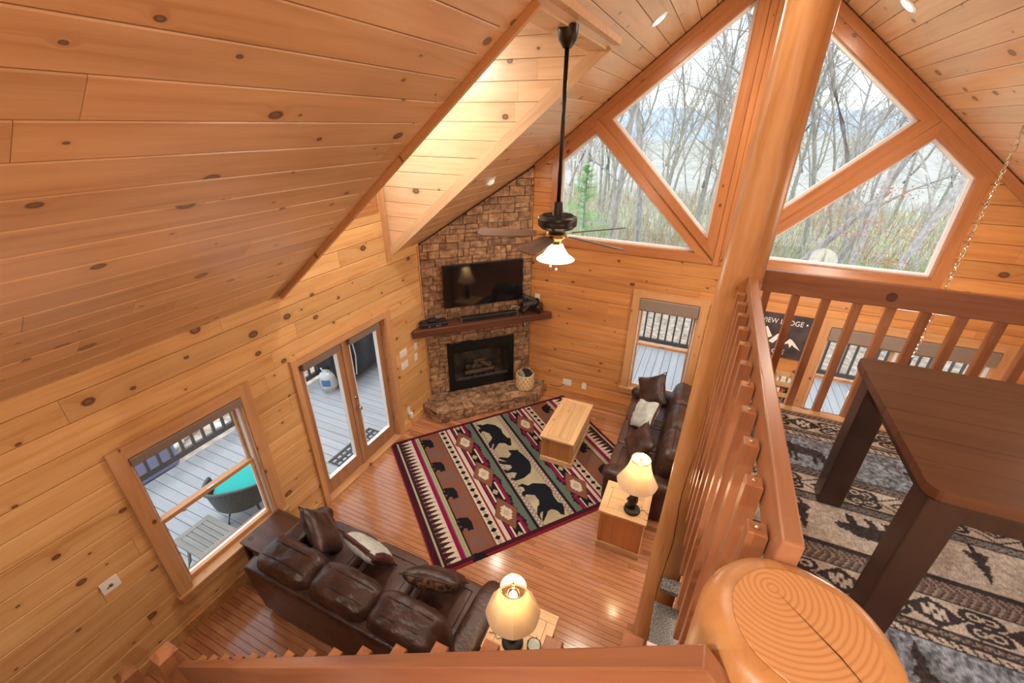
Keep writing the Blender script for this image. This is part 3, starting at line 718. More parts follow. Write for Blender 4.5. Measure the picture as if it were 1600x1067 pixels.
# tall log post
LP=thing('log_post','tall peeled log post rising from the living room floor to the ridge','post',(4.028,-3.60,0))
vs,fs,m_=log_mesh(.142,.103,0,PZ-.20,9,n=36,nz=60,top_round=.0)
mb=MB(); mb.add(vs,fs,'log_wood'); mb.build('log_shaft',LP,smooth=True,auto=50)
ck=[]
rnd=random.Random(4)
mb=MB(); pts=[]
for k in range(46):
    z=.05+k*.062; a=-PI/2-.12+.08*math.sin(k*.35)+rnd.uniform(-.02,.02)
    kk=1+.03*noise.noise(Vector((math.cos(a)*1.3,math.sin(a)*1.3,z*1.2+45)))+.012*noise.noise(Vector((math.cos(a)*4,math.sin(a)*4,z*3+9)))
    rr_=(.142-.039*z/(PZ-.20))*kk-.0015; pts.append((rr_*math.cos(a),rr_*math.sin(a),z))
mb.tube(pts,[.004*max(0,1-abs(k/23-1))**.4+.0006 for k in range(46)],'mantel_wood',5); mb.build('drying_crack',LP)
# counters by the post
ct=thing('kitchen_counter','granite-topped lower kitchen counter beside the tall log post','counter',(4.35,-4.4,0))
mb=MB(); mb.rbox(-.36,.5,-.75,.53,.86,.90,'granite',.006); mb.build('countertop',ct)
mb=MB(); mb.box(-.32,.46,-.72,.50,.0,.86,'table_pine_side'); mb.build('cabinet',ct)
ub=thing('breakfast_bar','raised granite bar top notched around the tall log post','counter',(4.35,-3.6,0))
mb=MB(); mb.rbox(-.17,.55,-.26,.35,1.02,1.06,'granite',.006); mb.rbox(-.34,-.17,-.26,-.14,1.02,1.06,'granite',.006); mb.build('countertop',ub)
mb=MB(); mb.box(-.13,.45,-.25,.30,0,1.02,'table_pine_side'); mb.build('support',ub)
cu=MB(); cu.lathe([(.03,0),(.03,.10),(.027,.10),(.027,.01)],'white_plastic',16,T=TR((4.02,-4.28,.93),ry=PI/2)); 
o=cu.build('paper_roll',loc=(0,0,0)); bpy.data.objects.remove(o)
cu=MB(); cu.tube([(-.05,0,0),(.05,0,0)],.03,'white_plastic',16); o=cu.build('paper_roll',loc=(4.03,-4.27,.93)); o['label']='short white roll lying on the edge of the granite counter'; o['category']='roll'

# ============================================================ FIREPLACE
Q=1/math.sqrt(2)
def uv(u,n): return ((u+n)*Q,(u-n)*Q)
NF=.905
FP=thing('stone_fireplace','corner fireplace faced in brown ledge stone, black firebox in it','fireplace',(0.6,-0.6,0))
TF=frame((uv(0,NF)[0]-.6,uv(0,NF)[1]+.6,0),(Q,Q,0),(0,0,1))   # x=u, y=z, depth -> room
FB=(-.58,.60,.215,1.14)
top=lambda u: roofz(uv(u,NF)[0])-.03
out=[(-.90,0),(.90,0),(.90,top(.90)),(-.90,top(-.90))]
pcs=subtract([ccw(out)],rect(*FB)); mb=MB()
for p in pcs: mb.prism(p,-.10,-.018,'mortar')
mb.build('chimney_breast',FP,T=TF)
def stones(parent,T,outline,holes,seed,h0,h1,w0,w1,b0,thick,name='stone',rows=None):
    rnd=random.Random(seed); ys=[p[1] for p in outline]; xs=[p[0] for p in outline]; b=b0; cnt=0
    while b<max(ys)-.01:
        h=rnd.uniform(h0,h1); a=min(xs)-rnd.uniform(0,w0)
        while a<max(xs):
            wd_=rnd.uniform(w0,w1); cells=[(a,a+wd_,b,b+h)]
            if rnd.random()<.22 and h>h0*1.15: t=rnd.uniform(.42,.58); cells=[(a,a+wd_,b,b+h*t),(a,a+wd_,b+h*t,b+h)]
            elif rnd.random()<.2 and wd_>.17: cells=[(a,a+wd_*.5,b,b+h),(a+wd_*.5,a+wd_,b,b+h)]
            for (x0,x1,y0,y1) in cells:
                g=.0028; j=lambda: rnd.uniform(-.003,.003)
                q=[(x0+g+j(),y0+g+j()),(x1-g+j(),y0+g+j()),(x1-g+j(),y1-g+j()),(x0+g+j(),y1-g+j())]
                q=poly_inside(q,outline); ps=[q] if len(q)>2 else []
                for hh in holes: ps=(subtract(ps,hh) if ps and len(poly_inside(ps[0],hh))>2 and abs(parea(poly_inside(ps[0],hh)))>1e-5 else ps)
                ps=[p for p in ps if len(p)>2 and abs(parea(p))>.0006]
                if not ps: continue
                p=max(ps,key=lambda z:abs(parea(z))); n=len(p)
                cx=sum(v[0] for v in p)/n; cy=sum(v[1] for v in p)/n
                d=thick+rnd.uniform(-.006,.010); ins=.007
                vs=[(x-cx,y-cy,-.018) for x,y in p]
                vs+=[(x-cx,y-cy,d-.007) for x,y in p]
                k=[max(.5,1-ins/max(.012,math.hypot(x-cx,y-cy))) for x,y in p]
                vs+=[((x-cx)*kk,(y-cy)*kk,d+rnd.uniform(-.003,.003)) for (x,y),kk in zip(p,k)]
                vs.append((rnd.uniform(-.01,.01),rnd.uniform(-.006,.006),d+rnd.uniform(-.001,.005)))
                fs=[(i,(i+1)%n,n+(i+1)%n,n+i) for i in range(n)]+[(n+i,n+(i+1)%n,2*n+(i+1)%n,2*n+i) for i in range(n)]+[(2*n+i,2*n+(i+1)%n,3*n) for i in range(n)]
                me=bpy.data.meshes.new(name); me.from_pydata(vs,[],fs); me.materials.append(M['stone']); me.update()
                link(name,me,parent,T=T@Matrix.Translation((cx,cy,0))); cnt+=1
            a+=wd_
        b+=h
    return cnt
stones(FP,TF,out,[rect(*FB)],5,.098,.15,.16,.30,.20,0.0)
# hearth
HZ=.215
he=[(0.005,-1.27),(.005,-1.53),(.40,-1.665),(1.63,-.415),(1.60,-.012),(1.27,-.012)]
hp_=[(x-.6,y+.6) for x,y in he]
H_=MB().prism(ccw(hp_),0,HZ-.022,'mortar').build('hearth',FP)
TH=Matrix.Translation((0,0,HZ-.012))
Rr=Matrix.Rotation(PI/4,4,'Z'); Ri=Rr.inverted()
hr=[(Ri@Vector((x,y,0)))[:2] for x,y in hp_]
stones(H_,TH@Rr,ccw(hr),[],9,.15,.26,.2,.42,min(p[1] for p in hr),.006)
for i in range(1,5):
    if i==4: continue
    A,Bq=Vector((*hp_[i],0)),Vector((*hp_[(i+1)%6],0))
    ex=(Bq-A); l=ex.length; TT=frame((A.x,A.y,0),ex,(0,0,1))
    stones(H_,TT,[(0,0),(l,0),(l,HZ-.015),(0,HZ-.015)],[],11+i,.07,.12,.14,.30,0,.012)
A,Bq=Vector((*hp_[1],0)),Vector((*hp_[2],0))
# firebox
mb=MB(); x0,x1,z0,z1=FB; fw_=.085
mb.rbox(x0,x0+fw_,z0,z1,-.02,.022,'black_metal',.006); mb.rbox(x1-fw_,x1,z0,z1,-.02,.022,'black_metal',.006)
mb.rbox(x0+fw_,x1-fw_,z0,z0+.16,-.02,.018,'black_metal',.006); mb.rbox(x0+fw_,x1-fw_,z1-.17,z1,-.02,.018,'black_metal',.006)
fbx=mb.build('firebox',FP,T=TF)
mb=MB()
a0,a1,b0_,b1=x0+fw_,x1-fw_,z0+.16,z1-.17
D=.42
mb.box(a0,a1,b0_,b1,-D-.01,-D,'fire_brick'); mb.box(a0-.01,a0,b0_,b1,-D,-.02,'fire_brick'); mb.box(a1,a1+.01,b0_,b1,-D,-.02,'fire_brick'); mb.box(a0,a1,b0_-.01,b0_,-D,-.02,'fire_brick'); mb.box(a0,a1,b1,b1+.01,-D,-.02,'black_metal'); mb.build('firebrick_liner',fbx)
mb=MB()
for k in range(3): mb.box(a0,a1,z0+.035+k*.035,z0+.045+k*.035,.016,.026,'black_plastic'); mb.box(a0,a1,z1-.05-k*.035,z1-.04-k*.035,.016,.026,'black_plastic')
mb.build('louvre',fbx)
mb=MB(); s_=.018
mb.box(a0,a1,b0_,b0_+s_,.0,.016,'black_metal'); mb.box(a0,a1,b1-s_,b1,.0,.016,'black_metal'); mb.box(a0,a0+s_,b0_,b1,.0,.016,'black_metal'); mb.box(a1-s_,a1,b0_,b1,.0,.016,'black_metal'); mb.build('glass_door_frame',fbx)
MB().box(a0+s_,a1-s_,b0_+s_,b1-s_,.004,.008,'window_glass').build('glass_pane',fbx)
fcx=(a0+a1)/2
for k,(p,q,r) in enumerate((((fcx-.28,b0_+.07,-.12),(fcx+.26,b0_+.08,-.14),.045),((fcx-.24,b0_+.12,-.24),(fcx+.24,b0_+.13,-.22),.05),((fcx-.16,b0_+.17,-.10),(fcx+.02,b0_+.24,-.24),.036),((fcx+.18,b0_+.16,-.10),(fcx-.04,b0_+.26,-.22),.034),((fcx-.1,b0_+.26,-.17),(fcx+.12,b0_+.27,-.18),.03))):
    mb=MB(); P,Q_=Vector(p),Vector(q); mb.tube([P.lerp(Q_,t)+Vector((0,.006*math.sin(9*t+k),0)) for t in (0,.2,.4,.6,.8,1)],[r*.85,r,r*1.05,r,r*.95,r*.8],'log_ceramic',9,up=(0,1,0)); mb.build('fire_log',fbx,smooth=True,auto=50)
mb=MB()
for k in range(6): xx=fcx-.25+k*.1; mb.tube([(xx,b0_+.03,-.06),(xx,b0_+.03,-.28)],.007,'black_metal',6); mb.tube([(xx,b0_+.03,-.06),(xx,b0_+.09,-.05)],.007,'black_metal',6)
mb.build('log_grate',fbx)
# mantel
mp_=[(0.02,-1.20),(0.02,-1.66),(1.665,-.018),(1.22,-.018)]
mt=thing('mantel_shelf','dark brown timber mantel shelf spanning the corner above the firebox','shelf',(.6,-.6,1.50))
bm_=bmesh.new()
vs_=[bm_.verts.new((x-.6,y+.6,z)) for z in(-.02,.095) for x,y in [(0.02,-1.285),(0.02,-1.655),(.055,-1.675),(1.685,-.045),(1.67,-.018),(1.30,-.018)]]
nn=6
bm_.faces.new(vs_[:nn][::-1]); bm_.faces.new(vs_[nn:]); 
for i in range(nn): bm_.faces.new((vs_[i],vs_[(i+1)%nn],vs_[nn+(i+1)%nn],vs_[nn+i]))
bmesh.ops.recalc_face_normals(bm_,faces=bm_.faces); bmesh.ops.bevel(bm_,geom=[e for e in bm_.edges],offset=.006,segments=1,affect='EDGES')
me=bpy.data.meshes.new('shelf_board'); bm_.to_mesh(me); bm_.free(); me.materials.append(M['mantel_wood'])
Rz=Matrix.Rotation(PI/4,4,'Z'); me.transform(Rz.inverted()); link('shelf_board',me,mt,T=Rz)
for u in (-.62,.62):
    x,y=uv(u,NF+.09); mb=MB(); mb.box(-.04,.04,-.07,.07,-.09,0,'mantel_wood',T=Matrix.Rotation(PI/4,4,'Z')); mb.build('corbel',mt,loc=(x-.6,y+.6,0))
def onmantel(u,n,z=1.597): x,y=uv(u,n); return (x,y,z)
RZ=PI/4
# TV
tv=thing('television','large black flat television mounted on the stone above the mantel','television',(*uv(.06,NF+.075),2.155),RZ)
mb=MB(); mb.rbox(-.655,.655,-.028,.012,-.345,.345,'black_plastic',.008); mb.box(-.25,.25,.01,.06,-.2,.2,'black_metal'); mb.build('housing',tv)
mb=MB(); mb.box(-.645,.645,-.0295,-.0285,-.330,.336,'black_gloss'); mb.build('screen',tv)
mb=MB(); mb.box(-.18,.18,.055,.072,-.15,.15,'black_metal'); mb.build('wall_bracket',tv)
# soundbar
sb=thing('soundbar','long black soundbar in the middle of the mantel','speaker',onmantel(.10,1.09),RZ)
mb=MB(); mb.rbox(-.46,.46,-.05,.05,0,.075,'black_plastic',.01); mb.build('body',sb)
for x in(-.468,.468):
    mb=MB(); mb.rbox(x-.008,x+.008,-.051,.051,.0,.076,'nickel',.003); mb.build('end_cap',sb)
rb=thing('router','black cable box with small lights at the left end of the mantel','electronics',onmantel(-.80,1.06),RZ)
mb=MB(); mb.rbox(-.21,.21,-.10,.10,0,.06,'black_plastic',.01); mb.build('body',rb)
mb=MB(); mb.rbox(-.09,.05,-.05,.06,.061,.10,'black_plastic',.008); mb.build('small_box',rb)
for k,(x,z) in enumerate(((-.08,.02),(.04,.018),(.08,.02))):
    mb=MB(); mb.rbox(x-.008,x+.008,-.104,-.099,z-.005,z+.005,'white_plastic',.002); mb.build('button',rb)
for k,(u,lab) in enumerate(((-.95,'tangled black cable looping beside the cable box on the mantel'),(-.55,'black cable arching between the cable box and the soundbar'))):
    mb=MB(); mb.tube([(-.12+.03*i,.02*math.sin(i*1.3),.01+.055*abs(math.sin(i*.55+k))) for i in range(10)],.005,'black_plastic',6); o=mb.build('cable',smooth=True,loc=onmantel(u,1.06,1.60),rz=RZ); o['label']=lab; o['category']='cable'
mb=MB(); mb.tube([(-.2,.0,.005),(-.12,-.02,.05),(-.08,0,.11),(0,.02,.10),(.08,0,.07),(.16,.02,.02)],.004,'cord_white',6); o=mb.build('cable',smooth=True,loc=onmantel(.60,1.02,1.60),rz=RZ); o['label']='pale cable rising behind the right end of the soundbar'; o['category']='cable'
mb=MB(); mb.tube([(0,0,0),(.003,0,.1),(-.004,.01,.2)],.005,'black_plastic',6); o=mb.build('cable',smooth=True,loc=onmantel(-.02,.955,1.62),rz=RZ); o['label']='short black cable hanging down from the television'; o['category']='cable'
# bear group sculpture
bs=thing('bear_sculpture','dark sculpture of bears piled together on the right of the mantel','figurine',onmantel(.80,1.09),RZ)
def skin(name,parent,verts,edges,radii,m,T=None,sub=2):
    me=bpy.data.meshes.new(name); me.from_pydata(verts,edges,[]); o=bpy.data.objects.new(name,me); COL.objects.link(o)
    md=o.modifiers.new('s','SKIN'); sv=me.skin_vertices[0].data
    for i,r in enumerate(radii): sv[i].radius=(r,r)
    sv[0].use_root=True
    if sub: q=o.modifiers.new('u','SUBSURF'); q.levels=sub; q.render_levels=sub
    dg=bpy.context.evaluated_depsgraph_get(); dg.update(); me2=bpy.data.meshes.new_from_object(o.evaluated_get(dg)); bpy.data.objects.remove(o)
    me2.materials.clear(); me2.materials.append(M[m]); me2.polygons.foreach_set('use_smooth',[True]*len(me2.polygons))
    return link(name,me2,parent,T=T)
bearv=[(0,0,.10),(.07,0,.115),(.13,0,.12),(.175,0,.135),(.205,0,.13),(-.05,0,.10),(.12,.035,.06),(.125,.04,.01),(.12,-.035,.06),(.125,-.04,.01),(-.05,.035,.05),(-.04,.04,.01),(-.05,-.035,.05),(-.04,-.04,.01),(.165,.022,.165),(.165,-.022,.165)]
beare=[(0,1),(1,2),(2,3),(3,4),(0,5),(2,6),(6,7),(2,8),(8,9),(5,10),(10,11),(5,12),(12,13),(3,14),(3,15)]
bearr=[.055,.052,.05,.036,.017,.05,.024,.018,.024,.018,.027,.02,.027,.02,.012,.012]
for T in [Matrix.Scale(1.3,4)@t_ for t_ in (TR((-.05,0,.0),rz=.1),TR((.02,.02,.09),rz=2.8,ry=-.3)@Matrix.Scale(.72,4),TR((.14,-.02,.0),rz=-2.2)@Matrix.Scale(.75,4))]: skin('bear',bs,bearv,beare,bearr,'bear_resin',T=T,sub=1)
# power outlet on stone, wall box, basket
def plate(name,loc,T,w,h,label,cat='outlet',m='white_plastic',slots='outlet',group=None):
    r=thing(name,label,cat); r.matrix_world=T; 
    if group: r['group']=group
    mb=MB(); mb.rbox(-w/2,w/2,-.007,0,-h/2,h/2,m,.003); mb.build('cover_plate',r)
    return r
def on_left(y,z): return Matrix(((0,-1,0,.0),(1,0,0,y),(0,0,1,z),(0,0,0,1)))
def rocker(r,xs):
    for x in xs:
        mb=MB(); mb.rbox(x-.011,x+.011,-.012,-.006,-.028,.028,'white_vinyl',.002); mb.build('switch',r)
def recept(r,xs):
    for x in xs:
        for z in(-.022,.022):
            mb=MB(); mb.rbox(x-.013,x+.013,-.010,-.006,z-.014,z+.014,'white_vinyl',.003); mb.box(x-.006,x-.004,-.0105,-.009,z-.005,z+.006,'black_plastic'); mb.box(x+.004,x+.006,-.0105,-.009,z-.005,z+.006,'black_plastic'); mb.build('receptacle',r)
r=plate('light_switch',0,on_left(-1.885,1.326),.165,.12,'wide upper switch plate between the french doors and the fireplace','switch'); rocker(r,(-.05,0,.05))
r=plate('light_switch',0,on_left(-1.882,1.126),.165,.12,'wide lower switch plate between the french doors and the fireplace','switch'); rocker(r,(-.05,0,.05))
r=plate('light_switch',0,on_left(-1.585,1.309),.075,.12,'narrow upper switch plate beside the stone fireplace','switch'); rocker(r,(0,))
r=plate('light_switch',0,on_left(-1.60,1.124),.08,.12,'narrow lower switch plate beside the stone fireplace','switch'); rocker(r,(0,))
r=plate('wall_outlet',0,on_left(-1.92,.31),.075,.12,'outlet low on the wall by the french doors, night light below'); recept(r,(0,))
nl=thing('night_light','white plug-in night light low beside the french doors','night light',(.035,-1.915,.22)); MB().rbox(-.022,.022,-.03,.03,-.055,.055,'white_plastic',.012).build('housing',nl); MB().rbox(.018,.03,-.022,.022,-.03,.04,'white_vinyl',.006).build('diffuser',nl)
r=plate('light_switch',0,on_left(-5.705,1.106),.12,.12,'square plate with dimmer left of the near window','switch'); 
mb=MB(); mb.lathe([(.014,0),(.012,.014),(0,.014)],'brass',14,T=TR((0,-.006,0),rx=PI/2)); mb.tube([(-.03,-.012,-.012),(.01,-.016,.004)],.003,'black_plastic',6); mb.build('dimmer_knob',r)
r=plate('wall_outlet',0,Matrix.Translation((2.03,0,.285)),.16,.125,'wide outlet plate low on the window wall near the rug','outlet'); recept(r,(-.035,.035))
r=plate('wall_outlet',0,Matrix.Translation((2.34,0,.288)),.08,.125,'single outlet on the window wall nearer the far sofa','outlet'); recept(r,(0,))
mb=MB(); mb.tube([(0,0,0),(-.06,-.02,-.05),(-.16,-.015,-.075),(-.26,-.02,-.06)],.005,'black_plastic',6); o=mb.build('power_cord',loc=(1.98,-.02,.24),smooth=True); o['label']='black cord drooping left from the wide outlet'; o['category']='cord'
r=plate('wall_outlet',0,frame((*uv(.80,NF+.012),1.31),(Q,Q,0),(-Q,Q,0)),.06,.11,'black outlet plate set in the stone under the mantel','outlet',m='black_plastic')
mb=MB(); mb.rbox(-.012,.012,-.013,-.006,-.036,.036,'white_vinyl',.003); mb.build('receptacle',r)
r=plate('wall_plate',0,Matrix.Translation((1.40,-.0,1.80)),.09,.13,'cream wall plate in the corner above the right end of the mantel','switch'); rocker(r,(0,))
bk=thing('kindling_basket','round woven basket of kindling at the right end of the hearth','basket',(*uv(.70,1.23),HZ+.012))
mb=MB(); prof=[]
for k in range(15): z=.25*k/14; prof.append((.125+.012*math.sin(PI*z/.25)+.004*(k%2),z))
prof+=[(.118,.25),(.112,.02),(0,.02)]; prof=[(0,0)]+prof; mb.lathe(prof,'wicker_basket',28); mb.build('basket_wall',bk)
mb=MB()
for k in range(28):
    a=2*PI*k/28
    for j in range(5):
        z=.03+.05*j; 
        if (k+j)%2: mb.rbox(-.011,.011,-.004,.006,-.02,.02,'crate_wood',.003,1,T=TR((.137*math.cos(a),.137*math.sin(a),z),rz=a+PI/2))
mb.build('weave',bk)
rnd=random.Random(3)
for k in range(9):
    a=rnd.uniform(0,6.28); r_=rnd.uniform(.0,.07); mb=MB(); h=rnd.uniform(.24,.31)
    mb.rbox(-.03,.03,-.022,.022,-.05,.05,'cover_black' if k%3 else 'weathered',.008,2,T=TR((r_*math.cos(a),r_*math.sin(a),h-.02),rx=rnd.uniform(-1,1),ry=rnd.uniform(-1,1),rz=a)); o=mb.build('wrapped_piece',bk)

for o_s in [bk]: o_s.scale=(1.18,1.18,1.12)
# ============================================================ RUGS
def pip(X,Y,poly):
    ins=np.zeros(X.shape,bool); n=len(poly)
    for i in range(n):
        x0,y0=poly[i]; x1,y1=poly[(i+1)%n]
        if y0==y1: continue
        c=((Y>=min(y0,y1))&(Y<max(y0,y1)))&(X<(x1-x0)*(Y-y0)/(y1-y0)+x0); ins^=c
    return ins
def print_mesh(name,nx,ny,lx,ly,colf,m,th=.008):
    xs=np.linspace(0,lx,nx); ys=np.linspace(0,ly,ny); X,Y=np.meshgrid(xs,ys)
    Cc=colf(X,Y); v=np.stack([X.ravel(),Y.ravel(),np.full(X.size,th)],1)
    i=np.arange((ny-1)*(nx-1)); r=i//(nx-1); c=i%(nx-1); a=r*nx+c
    f=np.stack([a,a+1,a+nx+1,a+nx],1)
    base=len(v); bv=np.array([[0,0,0],[lx,0,0],[lx,ly,0],[0,ly,0],[0,0,th],[lx,0,th],[lx,ly,th],[0,ly,th]]); v=np.vstack([v,bv])
    bf=np.array([[0,1,5,4],[1,2,6,5],[2,3,7,6],[3,0,4,7],[3,2,1,0]])+base; f=np.vstack([f,bf])
    me=bpy.data.meshes.new(name); me.vertices.add(len(v)); me.vertices.foreach_set('co',v.ravel())
    me.loops.add(f.size); me.loops.foreach_set('vertex_index',f.ravel().astype(np.int32)); me.polygons.add(len(f)); me.polygons.foreach_set('loop_start',np.arange(0,f.size,4,dtype=np.int32)); me.polygons.foreach_set('loop_total',np.full(len(f),4,dtype=np.int32))
    me.update(calc_edges=True); me.validate()
    col=np.ones((len(v),4)); col[:X.size,:3]=Cc.reshape(-1,3); col[X.size:,:3]=(.03,.01,.015)
    at=me.color_attributes.new('print','FLOAT_COLOR','POINT'); at.data.foreach_set('color',col.ravel()); me.materials.append(M[m]); return me
big3=[(1.344,1.554),(1.43,1.547),(1.488,1.611),(1.57,1.597),(1.729,1.683),(1.756,1.799),(1.715,1.93),(1.718,2.032),(1.76,2.073),(1.738,2.16),(1.683,2.249),(1.642,2.215),(1.635,2.153),(1.581,2.095),(1.512,2.105),(1.46,2.153),(1.376,2.223),(1.369,2.2),(1.454,2.077),(1.41,2.088),(1.381,2.125),(1.374,2.182),(1.356,2.184),(1.36,2.084),(1.426,1.979),(1.464,1.965),(1.495,1.903),(1.489,1.799),(1.385,1.738),(1.341,1.774),(1.329,1.711),(1.366,1.671),(1.403,1.676),(1.408,1.608)]
big2=[(1.33,.934),(1.381,.943),(1.479,1.003),(1.559,.948),(1.548,.871),(1.561,.853),(1.677,.903),(1.7,.898),(1.69,.938),(1.717,1.023),(1.742,1.204),(1.713,1.313),(1.642,1.411),(1.51,1.462),(1.373,1.459),(1.313,1.411),(1.32,1.389),(1.383,1.402),(1.453,1.333),(1.405,1.297),(1.304,1.275),(1.297,1.207),(1.312,1.195),(1.359,1.237),(1.439,1.209),(1.444,1.158),(1.305,1.065),(1.313,.986),(1.368,1.034),(1.421,1.065),(1.373,1.001)]
big1=[(1.319,.088),(1.409,.096),(1.419,.125),(1.515,.125),(1.626,.213),(1.673,.347),(1.654,.456),(1.673,.593),(1.718,.608),(1.656,.773),(1.611,.766),(1.577,.689),(1.494,.649),(1.386,.734),(1.346,.759),(1.344,.729),(1.408,.639),(1.397,.618),(1.329,.707),(1.31,.682),(1.33,.586),(1.418,.52),(1.444,.484),(1.45,.375),(1.37,.27),(1.322,.314),(1.304,.239),(1.326,.2),(1.367,.203),(1.36,.141)]
sm=[(.336,1.177),(.388,1.168),(.493,1.206),(.516,1.287),(.501,1.405),(.455,1.394),(.425,1.412),(.426,1.358),(.391,1.34),(.352,1.388),(.332,1.346),(.378,1.301),(.326,1.264),(.327,1.231),(.369,1.229),(.361,1.201)]
def vnoise(X,Y,sc,seed):
    r=np.random.RandomState(seed); G=r.rand(64,64); x=X*sc; y=Y*sc; xi=np.floor(x).astype(int); yi=np.floor(y).astype(int); fx=x-xi; fy=y-yi
    fx=fx*fx*(3-2*fx); fy=fy*fy*(3-2*fy); g=lambda a,b: G[a%64,b%64]
    return (g(xi,yi)*(1-fx)+g(xi+1,yi)*fx)*(1-fy)+(g(xi,yi+1)*(1-fx)+g(xi+1,yi+1)*fx)*fy
CR=(.68,.60,.48);BK=(.014,.012,.018);MG=(.26,.012,.07);GN=(.115,.165,.13);BR=(.235,.10,.06);MA=(.055,.012,.022);RD=(.22,.015,.03);TN=(.46,.42,.27)
def rugcol(X,Y):
    # X in 0..LX (u), Y in 0..LY (v); design coordinate u, v
    u=(X-.014)/.95-.105; v=Y-.05
    C=np.zeros(X.shape+(3,)); C[:]=MA
    def put(mask,c): C[mask]=c
    um=np.where(u>1.54,3.08-u,u); flip=u>1.54
    inn=(v>.0)&(v<2.27)
    edge=(u<-.105)|(u>3.14)|(v<-.035)|(v>2.325); put(edge,RD)
    b=lambda a,c: inn&(um>=a)&(um<c)
    put(b(-.03,0.0),TN); put(b(0,.012),BK)
    t=(v/.074)%1; tri=np.abs(t-.5)*2
    put(b(.012,.205),(.05,.02,.025)); put(b(.012,.205)&(tri<(um-.03)/.17),CR); put(b(.16,.205),CR)
    put(b(.17,.195)&(np.abs(t-.0)<.12),(.2,.17,.12)); put(b(.05,.075)&(np.abs(t-.5)<.12),(.4,.12,.09))
    put(b(.205,.265),MG); put(b(.265,.275),(.2,.16,.17)); put(b(.275,.335),(.42,.42,.24)); put(b(.298,.306),(.25,.25,.14)); put(b(.335,.35),BK)
    n1=vnoise(X,Y,7,1)
    br=b(.35,.655); C[br]=BR; nn_=n1[br][:,None]; C[br]=np.array(BR)*(1-.0*nn_)+0; 
    for (du,dv) in ((.0,.0),(.005,-.55),(.016,.54)): pass
    sp_=[(-.016+.0,-1.094+.0),(-.01,-.543),(0,0),(.015,.541)]
    for k in range(-2,3):
        dv=.547*k
        f=np.clip(1.25-((um-.50)/.13)**2-((v-(1.53+dv))/.16)**2,0,1)*np.clip((vnoise(X,Y,14,2)*.6+vnoise(X,Y,38,5)*.5)*1.5-.35,0,1)
        f=(f*br)[...,None]*.85; C=C*(1-f)+np.array((.15,.13,.14))*f
        put(pip(um,v-dv,sm),BK)
    put(b(.655,.672),(.14,.07,.05)); ds=b(.672,.775); put(ds,CR)
    tt=(v/.118)%1; q=np.abs(um-.724)/.042; 
    put(ds&(np.abs(tt-.5)*2/.72+q<1),BK); tt2=((v+.059)/.118)%1; put(ds&(np.abs(tt2-.5)*2/.6+q<.9),(.42,.38,.30))
    put(b(.775,.785),CR); put(b(.785,.815),RD); put(b(.815,.868),(.66,.57,.50)); put(b(.868,.885),BK)
    ar=b(.885,1.185); 
    # diamond column
    cu=1.0; per=.745; ph=(v-.405+.0)/per; tph=ph-np.round(ph); dv=np.abs(tph)*per; du=np.abs(um-cu)
    lat=np.abs(tph)*2  # 0 at diamond centre,1 between
    C[ar]=GN
    zz=.5+.5*np.sign(np.sin(v*90))*.25
    w_=.155*(1-lat)+.0
    arrow=du< .15-.16*(lat)+.0+.03*((v*14)%1)
    put(ar&(du<.16-.09*np.abs(lat-.55)*1.2+.02*((v*16)%1)),BK)
    put(ar&(du<.125+.02*((v*11)%1))&(lat>.30),(.12,.01,.05)); put(ar&(du<.108+.02*((v*13)%1))&(lat>.36),MG)
    put(ar&(du<.085-.0)&(lat>.45),BK)
    put(ar&(du<.075)&(du>.052)&(lat>.55),CR)
    put(ar&(du<.052)&(lat>.5),BK)
    put(ar&(du/.045+np.abs(dv-per/2)/.055<1),(.40,.40,.27))
    cu=.985; du=np.abs(um-cu); ar=b(.81,1.2); dia=ar&(du/.168+dv/.285<1); put(dia,BR)
    put(ar&(du/.168+dv/.285<1)&(du/.168+dv/.285>.95),(.10,.04,.03))
    st=(du/.085+dv/.115); put(ar&(((du<.055)&(dv<.075))|((du<.035)&(dv<.115))|((du<.078)&(dv<.035))),CR); put(ar&(du/.05+dv/.06<1),(.50,.44,.30))
    put(b(1.185,1.235),GN); put(b(1.235,1.275),BK)
    bd=inn&(um>=1.275); put(bd,TN); C[bd]=np.array(TN)*(.8+.4*n1[bd][:,None])
    dots=inn&(um>=1.275)&(um<1.35); put(dots,(.30,.235,.21)); tq=((v/.062)%1-.5)*.062; tq2=((v/.062+.5)%1-.5)*.062
    put(dots&((um-1.30)**2+tq**2<.013**2),CR); put(dots&((um-1.328)**2+tq2**2<.010**2),CR)
    us=u+.015
    for p in (big1,big2,big3): put(inn&pip(us+.0,v,[(a,b_) for a,b_ in p]),(.012,.014,.022))
    return C
LX,LY=3.115,2.41
me=print_mesh('woven_pile',520,402,LX,LY,rugcol,'rug_print')
rg=thing('bear_rug','large burgundy-bordered rug with rows of black bears and diamonds','rug',(0.03+.637*-.014-.771*-.0-.0+.012,-2.47+.771*-.014+.02,0.001),math.atan2(.771,.637))
# local frame: x along u, y must run along v (clockwise) -> mirror the grid instead
me.transform(Matrix.Scale(-1,4,(0,1,0))); me.flip_normals()
o=link('woven_pile',me,rg); o.location=(0,.05,0)

